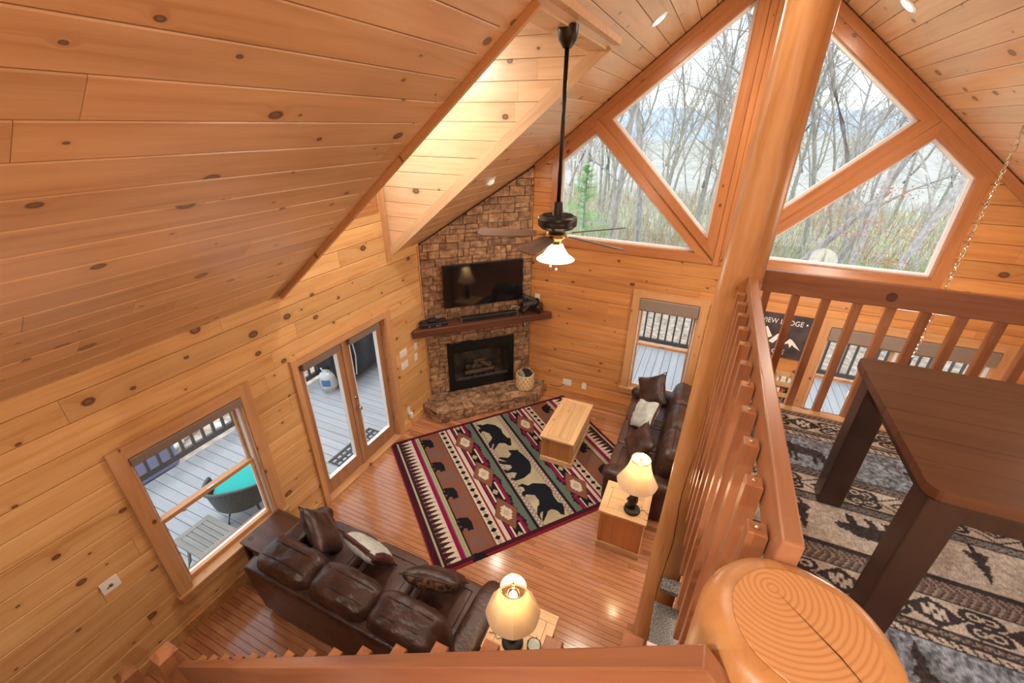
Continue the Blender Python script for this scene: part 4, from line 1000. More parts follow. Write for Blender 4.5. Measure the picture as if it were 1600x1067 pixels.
# loft carpet
def carp(X,Y):
    x=X+4.1; y=Y-5.98      # world
    C=np.zeros(X.shape+(3,)); CRM=np.array((.60,.55,.49)); DK=np.array((.06,.052,.056)); BRN=np.array((.20,.14,.125)); BL=np.array((.25,.30,.37)); GY=np.array((.21,.215,.23))
    n=vnoise(X,Y,30,3); n2=vnoise(X,Y,90,4); C[:]=CRM
    def band(a,b_): return (y<=a)&(y>b_)
    def put(m,c): C[m]=c
    jit=(n-.5)*.012; xx=x+jit; yy=y+jit*.6
    def zig(a,b_,base,hi,per=.045):
        m=band(a,b_); put(m,base); w2=np.abs(((yy-a)/(b_-a)*2)%2-1); t=((xx/(per*.62))+w2*1.3)%1; put(m&(t<.36),hi*.8); put(m&(t>.82),DK); put(band(a,a-.008),DK); put(band(b_+.008,b_),DK)
    def chain(a,b_):
        m=band(a,b_); put(m,CRM); mid=(a+b_)/2; h=(a-b_)/2; t=((xx/.034+(yy-mid)/h*.4)%1); put(m&(np.abs(yy-mid)<h*.55)&(t<.38),DK); put(band(a,a-.006),DK); put(band(b_+.006,b_),DK)
    def diam(a,b_,per,x0,dark):
        m=band(a,b_); mid=(a+b_)/2; h=(a-b_)/2; put(m,CRM); t=((xx-x0)/per); t=t-np.round(t); dx=np.abs(t)*per; dy=np.abs(yy-mid)
        d=dx/(per*.36)+dy/h
        if dark:
            put(m&(d<.92),DK); put(m&(((dx<.035)&(dy<.012))|((dx<.012)&(dy<.035))|((np.abs(dx-.03)<.008)&(dy<.025))),CRM); put(m&(dx<.008)&(dy<.01),DK)
        else:
            put(m&(d>.88)&(d<1.02),DK); put(m&(np.abs(d-.42)<.10),DK); put(m&(dx<.01)&(dy<.012),DK)
        # scrolls either side
        for s_ in(-1,1):
            cx=per*.5-.055*0; rx=dx-(per*.42); ry=yy-mid-s_*h*.45; rr=np.hypot(rx/1.5,ry); put(m&(np.abs(rr-h*.34)<.0075)&(rx<.03),DK if dark or 1 else CRM); put(m&(rr<.009),DK)
        put(m&(d>1.25)&(np.abs(dy-h*.1)<.006),DK)
    def blob(cx,cy,sx,sy,poly,col,f=1):
        P=[(cx+f*px*sx,cy+py*sy) for px,py in poly]; m=pip(xx,yy+(n2-.5)*.012,P); C[m]=np.array(col)*(.75+.7*n2[m][:,None])
    bear_=[(-1,-.1),(-.85,.25),(-.6,.3),(-.3,.55),(.3,.6),(.8,.45),(1,.0),(.95,-.6),(.75,-1),(.5,-1),(.62,-.6),(.4,-.4),(.3,-1),(.05,-1),(.1,-.4),(-.25,-.3),(-.3,-1),(-.55,-1),(-.5,-.3),(-.8,-.25)]
    moose_=[(-1,.15),(-.95,.45),(-.8,.3),(-.75,.8),(-.6,.95),(-.55,.5),(-.4,.9),(-.35,.45),(-.2,.5),(.2,.4),(.7,.35),(.95,.05),(.9,-.4),(.85,-1),(.72,-1),(.7,-.35),(.55,-.3),(.5,-.9),(.4,-.9),(.35,-.25),(-.2,-.25),(-.25,-1),(-.38,-1),(-.35,-.2),(-.45,-.15),(-.5,-.9),(-.6,-.9),(-.58,.0),(-.75,.05)]
    tree_=[(0,1),(.25,.45),(.12,.45),(.45,-.05),(.2,-.05),(.65,-.6),(.1,-.6),(.1,-1),(-.1,-1),(-.1,-.6),(-.65,-.6),(-.2,-.05),(-.45,-.05),(-.12,.45),(-.25,.45)]
    P=1.14
    for k in range(3):
        o=-P*k
        zig(-3.47+o,-3.575+o,BRN,CRM*.7); diam(-3.575+o,-3.715+o,.30,4.562,True); zig(-3.715+o,-3.75+o,BRN,CRM*.7,.05); chain(-3.75+o,-3.79+o)
        m=band(-3.79+o,-4.08+o); C[m]=BL*(.35+1.3*n2[m][:,None])
        if k==0:
            for cx in(4.52,5.12,5.7): blob(cx,-3.94+o,.125,.105,moose_,DK)
        else:
            for cx in(4.45,4.75,5.15,5.6): blob(cx,-3.94+o,.09,.13,tree_,DK,1)
        zig(-4.08+o,-4.15+o,GY,BRN); diam(-4.15+o,-4.285+o,.33,4.585,False); zig(-4.285+o,-4.34+o,GY,CRM*.6,.06)
        m=band(-4.34+o,-4.595+o); C[m]=CRM*(.9+.2*n2[m][:,None])
        for cx,f in((4.72,1),(5.55,1),(6.3,1)): blob(cx,-4.455+o,.13,.085,[(a,-b_) for a,b_ in bear_],DK,f)
        for cx in(4.33,4.46,5.12,5.9,6.6): blob(cx,-4.45+o,.075,.105,[(a,-b_) for a,b_ in tree_],DK)
        put(band(-4.595+o,-4.607+o),DK)
        m=band(-4.607+o,-4.61+o)
        zig(-4.607+o,-4.665+o,BRN,CRM*.8,.03)
    # text-like zigzag between the two dark-ended bands
    return C*(.8+.35*n2[...,None])
CL=(3.8,2.45)
me=print_mesh('carpet',560,380,CL[0],CL[1],carp,'carpet_print',th=.014)
cp=thing('loft_carpet','patterned grey and cream loft carpet with bears, moose and diamonds','carpet',(4.115,-5.98,LF-.0115)); link('woven_pile',me,cp)

# ============================================================ FURNITURE
def sofa(name,label,loc,rz,w=2.30):
    r=thing(name,label,'sofa',loc,rz,None); h=w/2; aw=.21
    mb=MB(); mb.rbox(-h+.04,h-.04,-.44,.40,.07,.36,'leather',.03,3); mb.build('base_frame',r,smooth=True,auto=50)
    T=TR((0,-.40,.44),rx=.10); vs,fs=puff(w-.10,.17,.80,12,9,.0,.003,2); mb=MB(); mb.add(vs,fs,'leather',T); mb.build('back_frame',r,smooth=True)
    for k,s in enumerate((-1,1)):
        vs,fs=puff(aw*.8,.90,.46,10,7,.05,.004,3+k); mb=MB(); mb.add(vs,fs,'leather',TR((s*(h-aw*.55),.01,.29)))
        vs,fs=puff(.25,.93,.22,12,3.0,.0,.004,5+k); mb.add(vs,fs,'leather',TR((s*(h-aw*.5),.015,.53))); ar=mb.build('arm',r,smooth=True)
    n=3; sw=(w-2*aw+.02)/n
    for k in range(n):
        x=-h+aw-.01+sw*(k+.5)
        vs,fs=puff(sw-.006,.62,.17,14,9,.12,.003,11+k); mb=MB(); mb.add(vs,fs,'leather_seat',TR((x,.14,.405))); c=mb.build('seat_cushion',r,smooth=True)
        pm=MB(); a,b,z=sw/2-.10,.22,.490
        pm.tube([(x-a,.14-b,z),(x+a,.14-b,z),(x+a,.14+b-.02,z),(x-a,.14+b-.02,z),(x-a,.14-b,z)],.0035,'piping',5); pm.build('seam',c)
    for k in range(n):
        x=-h+aw-.01+sw*(k+.5); T=TR((x,-.285,.725),rx=.20)
        vs,fs=puff(sw+.04,.36,.54,18,3.9,.05,.0065,21+k,wf=(9,9,3)); mb=MB(); mb.add(vs,fs,'leather',T); c=mb.build('back_cushion',r,smooth=True)
        for dy in (-.06,.075):
            pm=MB(); pts=[]
            for i in range(17):
                t=-1+2*i/16; xx=t*(sw*.52); e=max(0,1-abs(t)**3.6)**(1/3.6); pts.append(T@Vector((xx,dy,.272*e*(1-.02*abs(dy))-.006)))
            pm.tube(pts,.0055,'piping',5); pm.build('welt',c,smooth=True)
    for s in(-1,1):
        for y in(-.36,.36):
            mb=MB(); mb.lathe([(.022,0),(.032,.06),(.034,.08)],'walnut_dark',12,T=TR((s*(h-.12),y,0))); mb.build('foot',r)
    return r
sofa('leather_sofa','brown leather sofa with its back to the stairs, beside the near window',(1.59,-4.545,0),0)
sofa('leather_sofa','brown leather sofa in front of the far window, behind the coffee table',(3.655,-1.17,0),PI/2,2.18)
def pillow(label,loc,rot,sx,sy,sz,m,band=None,seed=0,roll=0):
    RT=Matrix.Rotation(roll,4,'Z')
    r=thing('throw_pillow',label,'pillow',loc); r.rotation_euler=rot
    vs,fs=puff(sx,sy,sz,14,8,.0,.008,seed,wf=(6,6,6),pinch=3.2); mb=MB(); mb.add(vs,fs,m); b=mb.build('cover',r,smooth=True,T=RT)
    if band: 
        sel=[(i,f) for i,f in enumerate(b.data.polygons) if band(f.center)]
        b.data.materials.append(M[sel and bandm[0] or m])
        for i,f in sel: b.data.polygons[i].material_index=1
    pm=MB(); pts=[]
    for i in range(41):
        t=i/40*4; k=int(t)%4; f_=(t-int(t))*2-1
        p={0:(f_,-1),1:(1,f_),2:(-f_,1),3:(-1,-f_)}[k]; kk=1+.10*(abs(p[0])*abs(p[1]))**2-.07*((1-p[0]**2)*p[1]**2+(1-p[1]**2)*p[0]**2)
        pts.append((p[0]*kk*sx/2*.985,p[1]*kk*sy/2*.985,0))
    pm.tube(pts,.006,'piping',5); pm.build('welt',r,smooth=True,T=RT); return r
R_=math.radians
pillow('dark brown leather pillow against the left arm of the near sofa',(.83,-4.42,.72),(R_(-62),R_(28),R_(-25)),.48,.48,.19,'leather',seed=1)
bandm=['patch_red']
pillow('pale green pillow with red plaid trim, middle of the near sofa',(1.39,-4.37,.70),(R_(-58),R_(6),R_(-8)),.46,.42,.17,'patch_teal',band=lambda c:abs(c.z)<.022 or abs(c.x)>.19,seed=2)
bandm=['patch_gold']
pillow('brown pillow with gold scroll face at the right end of near sofa',(2.14,-4.35,.685),(R_(-52),0,R_(12)),.50,.40,.19,'leather',band=lambda c:c.z<-.004,seed=3)
bandm=['patch_gold']
pillow('square dark leather pillow standing in the far corner of far sofa',(3.50,-.44,.77),(R_(-62),0,R_(138)),.48,.48,.18,'leather',seed=4,roll=R_(38))
bandm=['patch_red']
pillow('teal pillow with dark plaid trim in the middle of the far sofa',(3.48,-1.03,.72),(R_(-58),0,R_(118)),.47,.43,.17,'patch_teal',band=lambda c:abs(c.z)<.02 or c.x>.15,seed=5,roll=R_(30))
bandm=['patch_gold']
pillow('brown and gold pillow on the far sofa just behind the lamp',(3.52,-1.66,.70),(R_(-50),0,R_(108)),.48,.40,.17,'leather',band=lambda c:c.z<0.0,seed=6)
# coffee table and end tables (pine, panelled)
def pine_chest(name,label,cat,loc,rz,w,d,h,planktop=True,drawer=False,over=.03):
    r=thing(name,label,cat,loc,rz)
    hw,hd=w/2,d/2; bw,bd=hw-over,hd-over
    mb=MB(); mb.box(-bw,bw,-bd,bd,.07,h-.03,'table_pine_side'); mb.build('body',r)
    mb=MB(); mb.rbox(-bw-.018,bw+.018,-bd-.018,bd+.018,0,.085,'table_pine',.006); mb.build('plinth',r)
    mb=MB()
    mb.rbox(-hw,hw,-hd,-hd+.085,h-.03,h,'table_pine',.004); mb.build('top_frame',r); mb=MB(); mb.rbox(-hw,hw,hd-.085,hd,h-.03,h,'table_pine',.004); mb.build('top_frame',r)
    for s in(-1,1):
        b=MB(); b.rbox(-(hd-.085),hd-.085,-.04,.04,-.03,0,'table_pine',.003); b.build('breadboard_end',r,T=TR((s*(hw-.04),0,h),rz=PI/2))
    k=max(2,int((d-.17)/.11)); pw=(d-.17)/k
    for i in range(k):
        b=MB(); b.rbox(-hw+.082,hw-.082,-pw/2+.001,pw/2-.001,-.028,-.001,'table_pine',.003); b.build('top_board',r,loc=(0,-hd+.085+pw*(i+.5),h))
    for sx in(-1,1):
        for sy in(-1,1):
            b=MB(); b.box(-.02,.02,-.02,.02,.085,h-.03,'table_pine_side'); b.build('corner_post',r,loc=(sx*(bw-.012),sy*(bd-.012),0))
    if drawer:
        for sgn in (-1,1):
            b=MB(); b.rbox(-bw+.06,bw-.06,-.008,.008,.13,h-.07,'table_pine',.004); b.build('side_panel',r,loc=(0,sgn*(bd+.006),0))
    return r
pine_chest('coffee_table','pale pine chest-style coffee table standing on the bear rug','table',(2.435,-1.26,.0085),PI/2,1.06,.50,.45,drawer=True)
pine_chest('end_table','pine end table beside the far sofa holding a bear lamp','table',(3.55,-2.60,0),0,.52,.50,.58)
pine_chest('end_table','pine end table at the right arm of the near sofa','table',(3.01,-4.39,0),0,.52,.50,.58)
dt=thing('side_table','small dark glossy side table in the corner between near sofa and window','table',(.225,-4.55,0))
mb=MB(); mb.rbox(-.185,.17,-.24,.24,.53,.56,'walnut',.006); mb.build('table_top',dt)
for sx in(-1,1):
    for sy in(-1,1): mb=MB(); mb.box(-.02,.02,-.02,.02,0,.53,'walnut_dark'); mb.build('leg',dt,loc=(sx*.14,sy*.21,0))
mb=MB(); mb.box(-.16,.15,-.22,.22,.46,.53,'walnut_dark'); mb.build('apron',dt)
# lamps
def lamp(label,loc,rz):
    r=thing('table_lamp',label,'lamp',loc,rz)
    mb=MB(); mb.lathe([(0,0),(.085,0),(.09,.012),(.085,.03),(.07,.042),(0,.045)],'bear_resin',24); mb.build('base',r,smooth=True,auto=40)
    skin('bear_figure',r,[(0,0,.07),(0,0,.14),(0,0,.20),(.03,0,.245),(.065,0,.24),(.04,.04,.055),(.07,.045,.05),(.04,-.04,.055),(.07,-.045,.05),(.03,.045,.17),(.06,.035,.13),(.03,-.045,.17),(.06,-.035,.13),(.015,.028,.28),(.015,-.028,.28)],[(0,1),(1,2),(2,3),(3,4),(0,5),(5,6),(0,7),(7,8),(2,9),(9,10),(2,11),(11,12),(3,13),(3,14)],[.055,.052,.042,.034,.016,.026,.02,.026,.02,.02,.016,.02,.016,.011,.011],'bear_resin',sub=1)
    mb=MB(); mb.lathe([(.012,.04),(.012,.50),(.02,.51),(.02,.56),(.008,.565),(0,.565)],'dark_bronze',12,T=TR((-.025,0,0))); mb.build('stem',r)
    # bell shade of eight panels
    npan=8; zs=[i/10 for i in range(11)]
    def R(t): return .075+.125*((1-t)**2.0)*.85+.02*(1-t)
    for k in range(npan):
        vs=[];fs=[]; m=6
        for t in zs:
            z=.43+.31*t; rr=.100+.117*(1-t)**1.6
            for i in range(m+1):
                a=2*PI*(k+i/m)/npan; sc=1-.045*(math.sin(PI*i/m)); vs.append((rr*sc*math.cos(a),rr*sc*math.sin(a),z-.012*math.sin(PI*i/m)*(1-t)))
        for j in range(10):
            for i in range(m): fs.append((j*(m+1)+i,j*(m+1)+i+1,(j+1)*(m+1)+i+1,(j+1)*(m+1)+i))
        n0=len(vs); vs2=[(x*.985,y*.985,z) for x,y,z in vs]
        mb=MB(); mb.add(vs,fs,'shade_fabric'); mb.add(vs2,[f[::-1] for f in fs],'shade_fabric'); mb.build('shade_panel',r,smooth=True)
    mb=MB(); mb.tube([(.10*math.cos(a),.10*math.sin(a),.74) for a in [2*PI*i/32 for i in range(33)]],.004,'brass',5)
    for a in (0,PI/2,PI,3*PI/2): mb.tube([(.10*math.cos(a),.10*math.sin(a),.74),(.01*math.cos(a),.01*math.sin(a),.73)],.002,'brass',4)
    mb.lathe([(.012,.72),(.012,.74),(.006,.75),(.009,.765),(0,.775)],'brass',10); mb.tube([(0,.045,.54),(0,.055,.61),(0,.035,.70),(0,0,.725)],.002,'brass',4); mb.tube([(0,-.045,.54),(0,-.055,.61),(0,-.035,.70),(0,0,.725)],.002,'brass',4); mb.build('harp_and_finial',r)
    mb=MB(); mb.lathe([(.012,.56),(.03,.60),(.032,.625),(.02,.655),(0,.66)],'bulb',14); mb.build('bulb',r,smooth=True)
    l=bpy.data.lights.new('lamp_bulb','POINT'); l.energy=4.5; l.color=(1,.76,.48); l.shadow_soft_size=.035; lo=bpy.data.objects.new('lamp_bulb',l); COL.objects.link(lo); lo.parent=r; lo.location=(0,0,.69)
    return r
m=bpy.data.materials.new('shade_fabric'); m.use_nodes=True; nt=m.node_tree; nt.nodes.clear()
d=N(nt,'ShaderNodeBsdfDiffuse'); d.inputs[0].default_value=(.88,.80,.66,1); t=N(nt,'ShaderNodeBsdfTranslucent'); t.inputs[0].default_value=(.95,.80,.58,1); mx=N(nt,'ShaderNodeMixShader'); mx.inputs[0].default_value=.55; o=N(nt,'ShaderNodeOutputMaterial')
L(nt,d.outputs[0],mx.inputs[1]); L(nt,t.outputs[0],mx.inputs[2]); L(nt,mx.outputs[0],o.inputs[0]); M['shade_fabric']=m
lamp('lit bear lamp with cream bell shade beside the far sofa',(3.63,-2.70,.58),2.4)
lamp('lit cream bell-shade lamp on the end table nearest the railing',(2.985,-4.50,.58),2.0)
cs=thing('coaster_holder','round metal coaster holder beside the nearer lamp','coaster holder',(3.16,-4.46,.58))
mb=MB(); mb.lathe([(0,0),(.05,0),(.05,.03),(0,.032)],'patch_teal',24); mb.build('coaster_stack',cs)
mb=MB(); mb.tube([(.056*math.cos(a),.056*math.sin(a),.012) for a in [2*PI*i/24 for i in range(25)]],.003,'black_metal',5); mb.tube([(.056*math.cos(a),.056*math.sin(a),.034) for a in [2*PI*i/24 for i in range(25)]],.003,'black_metal',5)
for k in range(4): a=k*PI/2; mb.tube([(.056*math.cos(a),.056*math.sin(a),.0),(.056*math.cos(a),.056*math.sin(a),.06)],.003,'black_metal',5)
mb.build('wire_holder',cs)
for lab,loc,pts in (('thin black cord trailing from the far lamp over the table edge',(3.70,-2.68,.585),[(0,0,0),(.06,.03,.003),(.10,-.02,.003),(.13,.05,.003)]),('thin black cord curving from the nearer lamp across the tabletop',(2.90,-4.50,.585),[(0,0,0),(-.04,-.03,.003),(-.08,.0,.003),(-.125,-.01,.003)])):
    mb=MB(); mb.tube(pts,.003,'black_plastic',5); o=mb.build('lamp_cord',loc=loc,smooth=True); o['label']=lab; o['category']='cord'
# loft table
tb=thing('loft_table','dark walnut-stained square table standing on the loft carpet','table',(5.20,-4.63,LF+.0025))
def rpoly(x0,x1,y0,y1,r,n=6):
    P=[]
    for cx,cy,a0 in ((x1-r,y1-r,0),(x0+r,y1-r,PI/2),(x0+r,y0+r,PI),(x1-r,y0+r,3*PI/2)):
        for i in range(n+1): a=a0+PI/2*i/n; P.append((cx+r*math.cos(a),cy+r*math.sin(a)))
    return P
outl=rpoly(-.68,.68,-.43,.44,.045)
y=-.43; k=0
pws=[.15,.135,.155,.14,.15,.14]
for pw in pws:
    q=clip(clip(ccw(outl),0,-1,-(y+.0008)),0,1,y+pw-.0008)
    if len(q)>2:
        cx=0;cy=y+pw/2; mb=MB(); mb.prism([(a,b-cy) for a,b in q],.708,.742,'walnut'); mb.build('top_board',tb,loc=(0,cy,0))
    y+=pw
mb=MB(); mb.prism([(a*.996,b*.996) for a,b in outl],.700,.7085,'walnut_dark'); mb.build('top_backing',tb)
for s in(-1,1):
    mb=MB(); mb.box(-.55,.55,-.014,.014,.60,.70,'walnut_dark'); mb.build('apron',tb,loc=(0,s*.355,0))
    mb=MB(); mb.box(-.014,.014,-.33,.33,.60,.70,'walnut_dark'); mb.build('apron',tb,loc=(s*.60,0,0))
for sx in(-1,1):
    for sy in(-1,1):
        mb=MB(); mb.rbox(-.05,.05,-.05,.05,0,.70,'walnut_dark',.006,2); mb.build('leg',tb,loc=(sx*.60,sy*.335,0))

# ============================================================ CEILING FIXTURES
FX,FY=2.655,-2.94
fan=thing('ceiling_fan','dark ceiling fan on a long downrod, lit bell light below','ceiling fan',(FX,FY,3.40))
mb=MB(); mb.lathe([(0,1.49),(.03,1.485),(.062,1.53),(.072,1.58),(.072,1.62)],'dark_bronze',24); mb.build('canopy',fan,smooth=True,auto=40)
mb=MB(); mb.lathe([(.016,.40),(.016,1.50)],'dark_bronze',14); mb.build('downrod',fan,smooth=True)
mb=MB(); mb.lathe([(.016,.46),(.034,.45),(.042,.36),(.05,.345)],'dark_bronze',20); mb.build('coupling',fan,smooth=True,auto=40)
mb=MB(); mb.lathe([(.04,.345),(.12,.350),(.155,.335),(.163,.32),(.160,.31),(.163,.30),(.160,.268),(.13,.242),(.06,.232),(0,.215)],'dark_bronze',36); mb.build('motor_housing',fan,smooth=True,auto=35)
mb=MB()
for k in range(36):
    a=2*PI*k/36; mb.box(.065,.125,-.003,.003,.346,.3525,'black_plastic',T=Matrix.Rotation(a,4,'Z'))
mb.build('vent_fin',fan)
for k,deg in enumerate((-160,-91,-24,46,118)):
    T=TR((0,0,.195),rz=R_(deg))@TR((0,0,0),rx=R_(-13))
    ol=[(.17,-.045),(.24,-.06),(.50,-.072),(.62,-.070),(.655,-.045),(.665,0),(.655,.045),(.62,.070),(.50,.072),(.24,.06),(.17,.045)]
    mb=MB(); mb.prism(ol,-.004,.004,'blade_wood'); b=mb.build('blade',fan,T=T)
    mb=MB(); mb.prism([(.09,-.018),(.15,-.02),(.23,-.045),(.235,0),(.23,.045),(.15,.02),(.09,.018)],-.0085,-.0045,'brass'); mb.build('blade_bracket',b)
mb=MB(); mb.lathe([(.07,.215),(.085,.20),(.085,.17),(.05,.14),(.045,.10),(.03,.09),(0,.09)],'brass',24); mb.build('light_fitter',fan,smooth=True,auto=40)
mb=MB(); mb.lathe([(.045,.115),(.055,.11),(.075,.07),(.11,.02),(.158,-.015),(.163,-.02),(.155,-.018),(.105,.015),(.07,.065),(.05,.10)],'frosted_glass',36); mb.build('glass_shade',fan,smooth=True)
mb=MB(); mb.lathe([(0,.09),(.02,.08),(.032,.05),(.02,.02),(0,.012)],'bulb',14); mb.build('bulb',fan,smooth=True)
for x,z in((-.035,-.075),(.02,-.10)):
    mb=MB(); mb.tube([(x,-.02,.09),(x,-.02,z)],.0018,'brass',5); mb.lathe([(0,z+.01),(.008,z),(.009,z-.008),(0,z-.018)],'white_plastic',10,T=TR((x,-.02,0))); mb.build('pull_chain',fan)
l=bpy.data.lights.new('fan_bulb','POINT'); l.energy=45; l.color=(1,.86,.66); l.shadow_soft_size=.06; lo=bpy.data.objects.new('fan_bulb',l); COL.objects.link(lo); lo.location=(FX,FY,3.36)
for k,(x,y,kk,lab,mm) in enumerate(((3.01,-1.39,1,'round downlight lit in the left roof slope by the gable windows','lens_lit'),(4.92,-1.115,1,'round downlight lit in the right roof slope above the log post','lens_lit'),(1.115,-1.13,1,'eyeball downlight in the low slope above the fireplace','lens_dim'))):
    z=roofz(x); nz=n_ if x<PK else n2_
    r=thing('recessed_light',lab,'ceiling light'); r.matrix_world=Matrix.Translation((x,y,z))@nz.to_track_quat('Z','Y').to_matrix().to_4x4()
    mb=MB(); mb.lathe([(.085,-.004),(.088,.004),(.062,.010),(.060,-.004)],'white_vinyl',28); mb.build('trim_ring',r,smooth=True,auto=40)
    mb=MB(); mb.lathe([(.0,.002),(.060,.002)],mm,24) if k<2 else mb.lathe([(.058,.0),(.05,.028),(.03,.042),(0,.046)],mm,24); mb.build('lens',r,smooth=True)
r=thing('recessed_light','unseen round fixture added in the dormer lid for the fill lamp','ceiling light',(.75,-2.95,5.17)); mb=MB(); mb.lathe([(.11,.03),(.12,-.02),(.10,-.02),(.10,.03)],'white_vinyl',24); mb.build('trim_ring',r)  # added fitting, out of view, to go with the dormer fill lamp
# chandelier on a chain over the dining end
CHX,CHY=5.63,-1.95
ch=thing('chandelier','candle-style chandelier glowing beyond the loft railing, hung on long chain','chandelier',(CHX,CHY,2.0))
cz=roofz(CHX)-2.0-.02; k=0; z=.62
while z<cz-.03:
    mb=MB(); a=(k%2)*PI/2; pts=[]
    for i in range(13):
        t=2*PI*i/12; px=.011*math.cos(t); pz=.024*math.sin(t); pts.append((px*math.cos(a),px*math.sin(a),z+pz))
    mb.tube(pts,.003,'crate_metal' if 'crate_metal' in M else 'nickel',4,cap=False); mb.build('chain_link',ch); z+=.038; k+=1
mb=MB(); mb.tube([(.012*math.cos(i*.9),.012*math.sin(i*.9),.62+(cz-.62)*i/60) for i in range(61)],.003,'brass',4); mb.build('cord',ch)
mb=MB(); mb.lathe([(0,-.05),(.02,-.03),(.03,.05),(.018,.2),(.03,.35),(.012,.5),(.01,.62)],'dark_bronze',16); mb.build('column',ch,smooth=True)
mb=MB(); mb.lathe([(.06,cz+.01),(.05,cz-.02),(.01,cz-.03)],'dark_bronze',16); mb.build('ceiling_rose',ch,smooth=True)
for k in range(5):
    a=R_(-170+72*k); c,s=math.cos(a),math.sin(a)
    mb=MB(); mb.tube([(.02*c,.02*s,.05),(.12*c,.12*s,-.02),(.22*c,.22*s,.0),(.285*c,.285*s,.08)],.007,'dark_bronze',6); ar=mb.build('arm',ch,smooth=True)
    mb=MB(); mb.lathe([(.03,.08),(.035,.09),(.012,.10),(.012,.15)],'dark_bronze',12,T=TR((.285*c,.285*s,0))); mb.build('candle_cup',ar,smooth=True)
    mb=MB(); mb.lathe([(.03,.10),(.055,.13),(.06,.19),(.045,.24)],'frosted_glass',16,T=TR((.285*c,.285*s,0))); mb.build('glass_shade',ar,smooth=True)
    mb=MB(); mb.lathe([(0,.15),(.02,.17),(.022,.19),(0,.22)],'bulb',10,T=TR((.285*c,.285*s,0))); mb.build('bulb',ar,smooth=True)
l=bpy.data.lights.new('chandelier_bulb','POINT'); l.energy=95; l.color=(1,.92,.82); l.shadow_soft_size=.2; lo=bpy.data.objects.new('chandelier_bulb',l); COL.objects.link(lo); lo.location=(CHX,CHY,2.42)
# sign
sg=thing('lodge_sign','dark metal wall sign with white mountains, lettered VIEW LODGE','sign',(4.96,-.026,1.845))
mb=MB(); mb.box(-.335,.335,-.008,.008,-.315,.315,'sign_black'); mb.build('panel',sg)
def text(body,size,loc,parent,m,rot=(PI/2,0,0),sx=1,name='lettering'):
    c=bpy.data.curves.new('t','FONT'); c.body=body; c.size=size; c.extrude=.001; c.align_x='CENTER'; c.align_y='CENTER'; c.space_character=1.05
    o=bpy.data.objects.new('t',c); COL.objects.link(o); dg=bpy.context.evaluated_depsgraph_get(); dg.update(); me=bpy.data.meshes.new_from_object(o.evaluated_get(dg)); bpy.data.objects.remove(o)
    me.materials.clear(); me.materials.append(M[m]); q=link(name,me,parent); q.location=loc; q.rotation_euler=rot; q.scale=(sx,1,1); return q
text('VIEW LODGE •',.10,(.025,-.0095,.205),sg,'paper_white',sx=.80)
text('RIDGE',.105,(-.06,-.0095,-.235),sg,'paper_white',sx=1.2)
def peak(parent,p,m='paper_white'): mb=MB(); mb.add([(x,-.0095,z) for x,z in p],[tuple(range(len(p)))],m); return mb.build('mountain',parent)
peak(sg,[(-.31,-.13),(-.2,.08),(-.16,.12),(-.11,.04),(-.07,-.02),(-.13,-.06),(-.15,0),(-.19,-.08),(-.22,-.02),(-.26,-.11)])
peak(sg,[(-.10,-.10),(-.02,.02),(.02,.05),(.08,-.03),(.12,-.10),(.06,-.06),(.03,-.11),(0,-.05),(-.04,-.12)])
peak(sg,[(.08,-.12),(.14,-.02),(.17,-.03),(.21,-.07),(.30,-.17),(.22,-.13),(.19,-.10),(.17,-.15),(.14,-.09)])
# tiered wall rack below sign
rk=thing('wall_rack','narrow wooden rack holding papers and bright boxes below the sign','rack',(5.17,-.09,.80))
mb=MB(); mb.box(-.105,-.09,-.05,.05,0,.53,'crate_wood'); mb.box(.09,.105,-.05,.05,0,.53,'crate_wood'); mb.box(-.09,.09,.04,.05,0,.53,'crate_wood')
for z in(0,.17,.34): mb.box(-.09,.09,-.05,.05,z,z+.012,'crate_wood'); mb.box(-.09,.09,-.05,-.042,z+.012,z+.07,'crate_wood')
mb.build('frame',rk)
rnd=random.Random(8)
for k,(z,ms) in enumerate(((.012,('paper_white','patch_red','paper_white','granite')),(.182,('paper_red','paper_white','paper_red','patch_gold')),(.352,('paper_white','paper_white','paper_white','white_vinyl')))):
    for j in range(4):
        mb=MB(); x=-.065+j*.043; mb.rbox(-.018,.018,-.03,.03,0,.12+rnd.uniform(-.03,.03),ms[j],.003,1,T=TR((x,0,z),ry=rnd.uniform(-.12,.12))); mb.build('booklet',rk)

# ============================================================ OUTDOORS
def terrain(name,x0,x1,y0,y1,nx,ny,h,m,label=None):
    xs=np.linspace(x0,x1,nx); ys=np.linspace(y0,y1,ny); vs=[(x,y,h(x,y)) for y in ys for x in xs]
    fs=[(j*nx+i,j*nx+i+1,(j+1)*nx+i+1,(j+1)*nx+i) for j in range(ny-1) for i in range(nx-1)]
    me=bpy.data.meshes.new(name); me.from_pydata(vs,[],fs); me.materials.append(M[m]); me.polygons.foreach_set('use_smooth',[True]*len(fs)); me.update(); return link(name,me,kind='structure')
nz_=lambda x,y,s,o=0: noise.noise(Vector((x*s+o,y*s,o)))
def hg(x,y):
    d=max(0,y-8); v=-1.35-.02*max(0,-3-x)-.055*d-.0009*d*d*.6+.18*nz_(x,y,.25)+.7*nz_(x,y,.06,3)*min(1,d/20)
    if x>12 or x<-14: v+=min(3,.03*(max(0,abs(x)-14)))
    return v
terrain('leaf_litter_ground',-30,40,-30,16,71,47,hg,'leaf_litter')
terrain('hillside',-90,110,15.6,190,101,90,lambda x,y:hg(x,y)+.01,'forest_floor')
def ridge(y0,y1,base,peak,seed,sc):
    def h(x,y):
        t=(y-y0)/(y1-y0); e=math.sin(PI*min(1,t*1.0))**.8 if 0<=t<=1 else 0
        return base+(peak-base)*e*(.78+.5*nz_(x,y*.3,sc,seed)+.12*nz_(x,y,sc*4,seed))
    return h
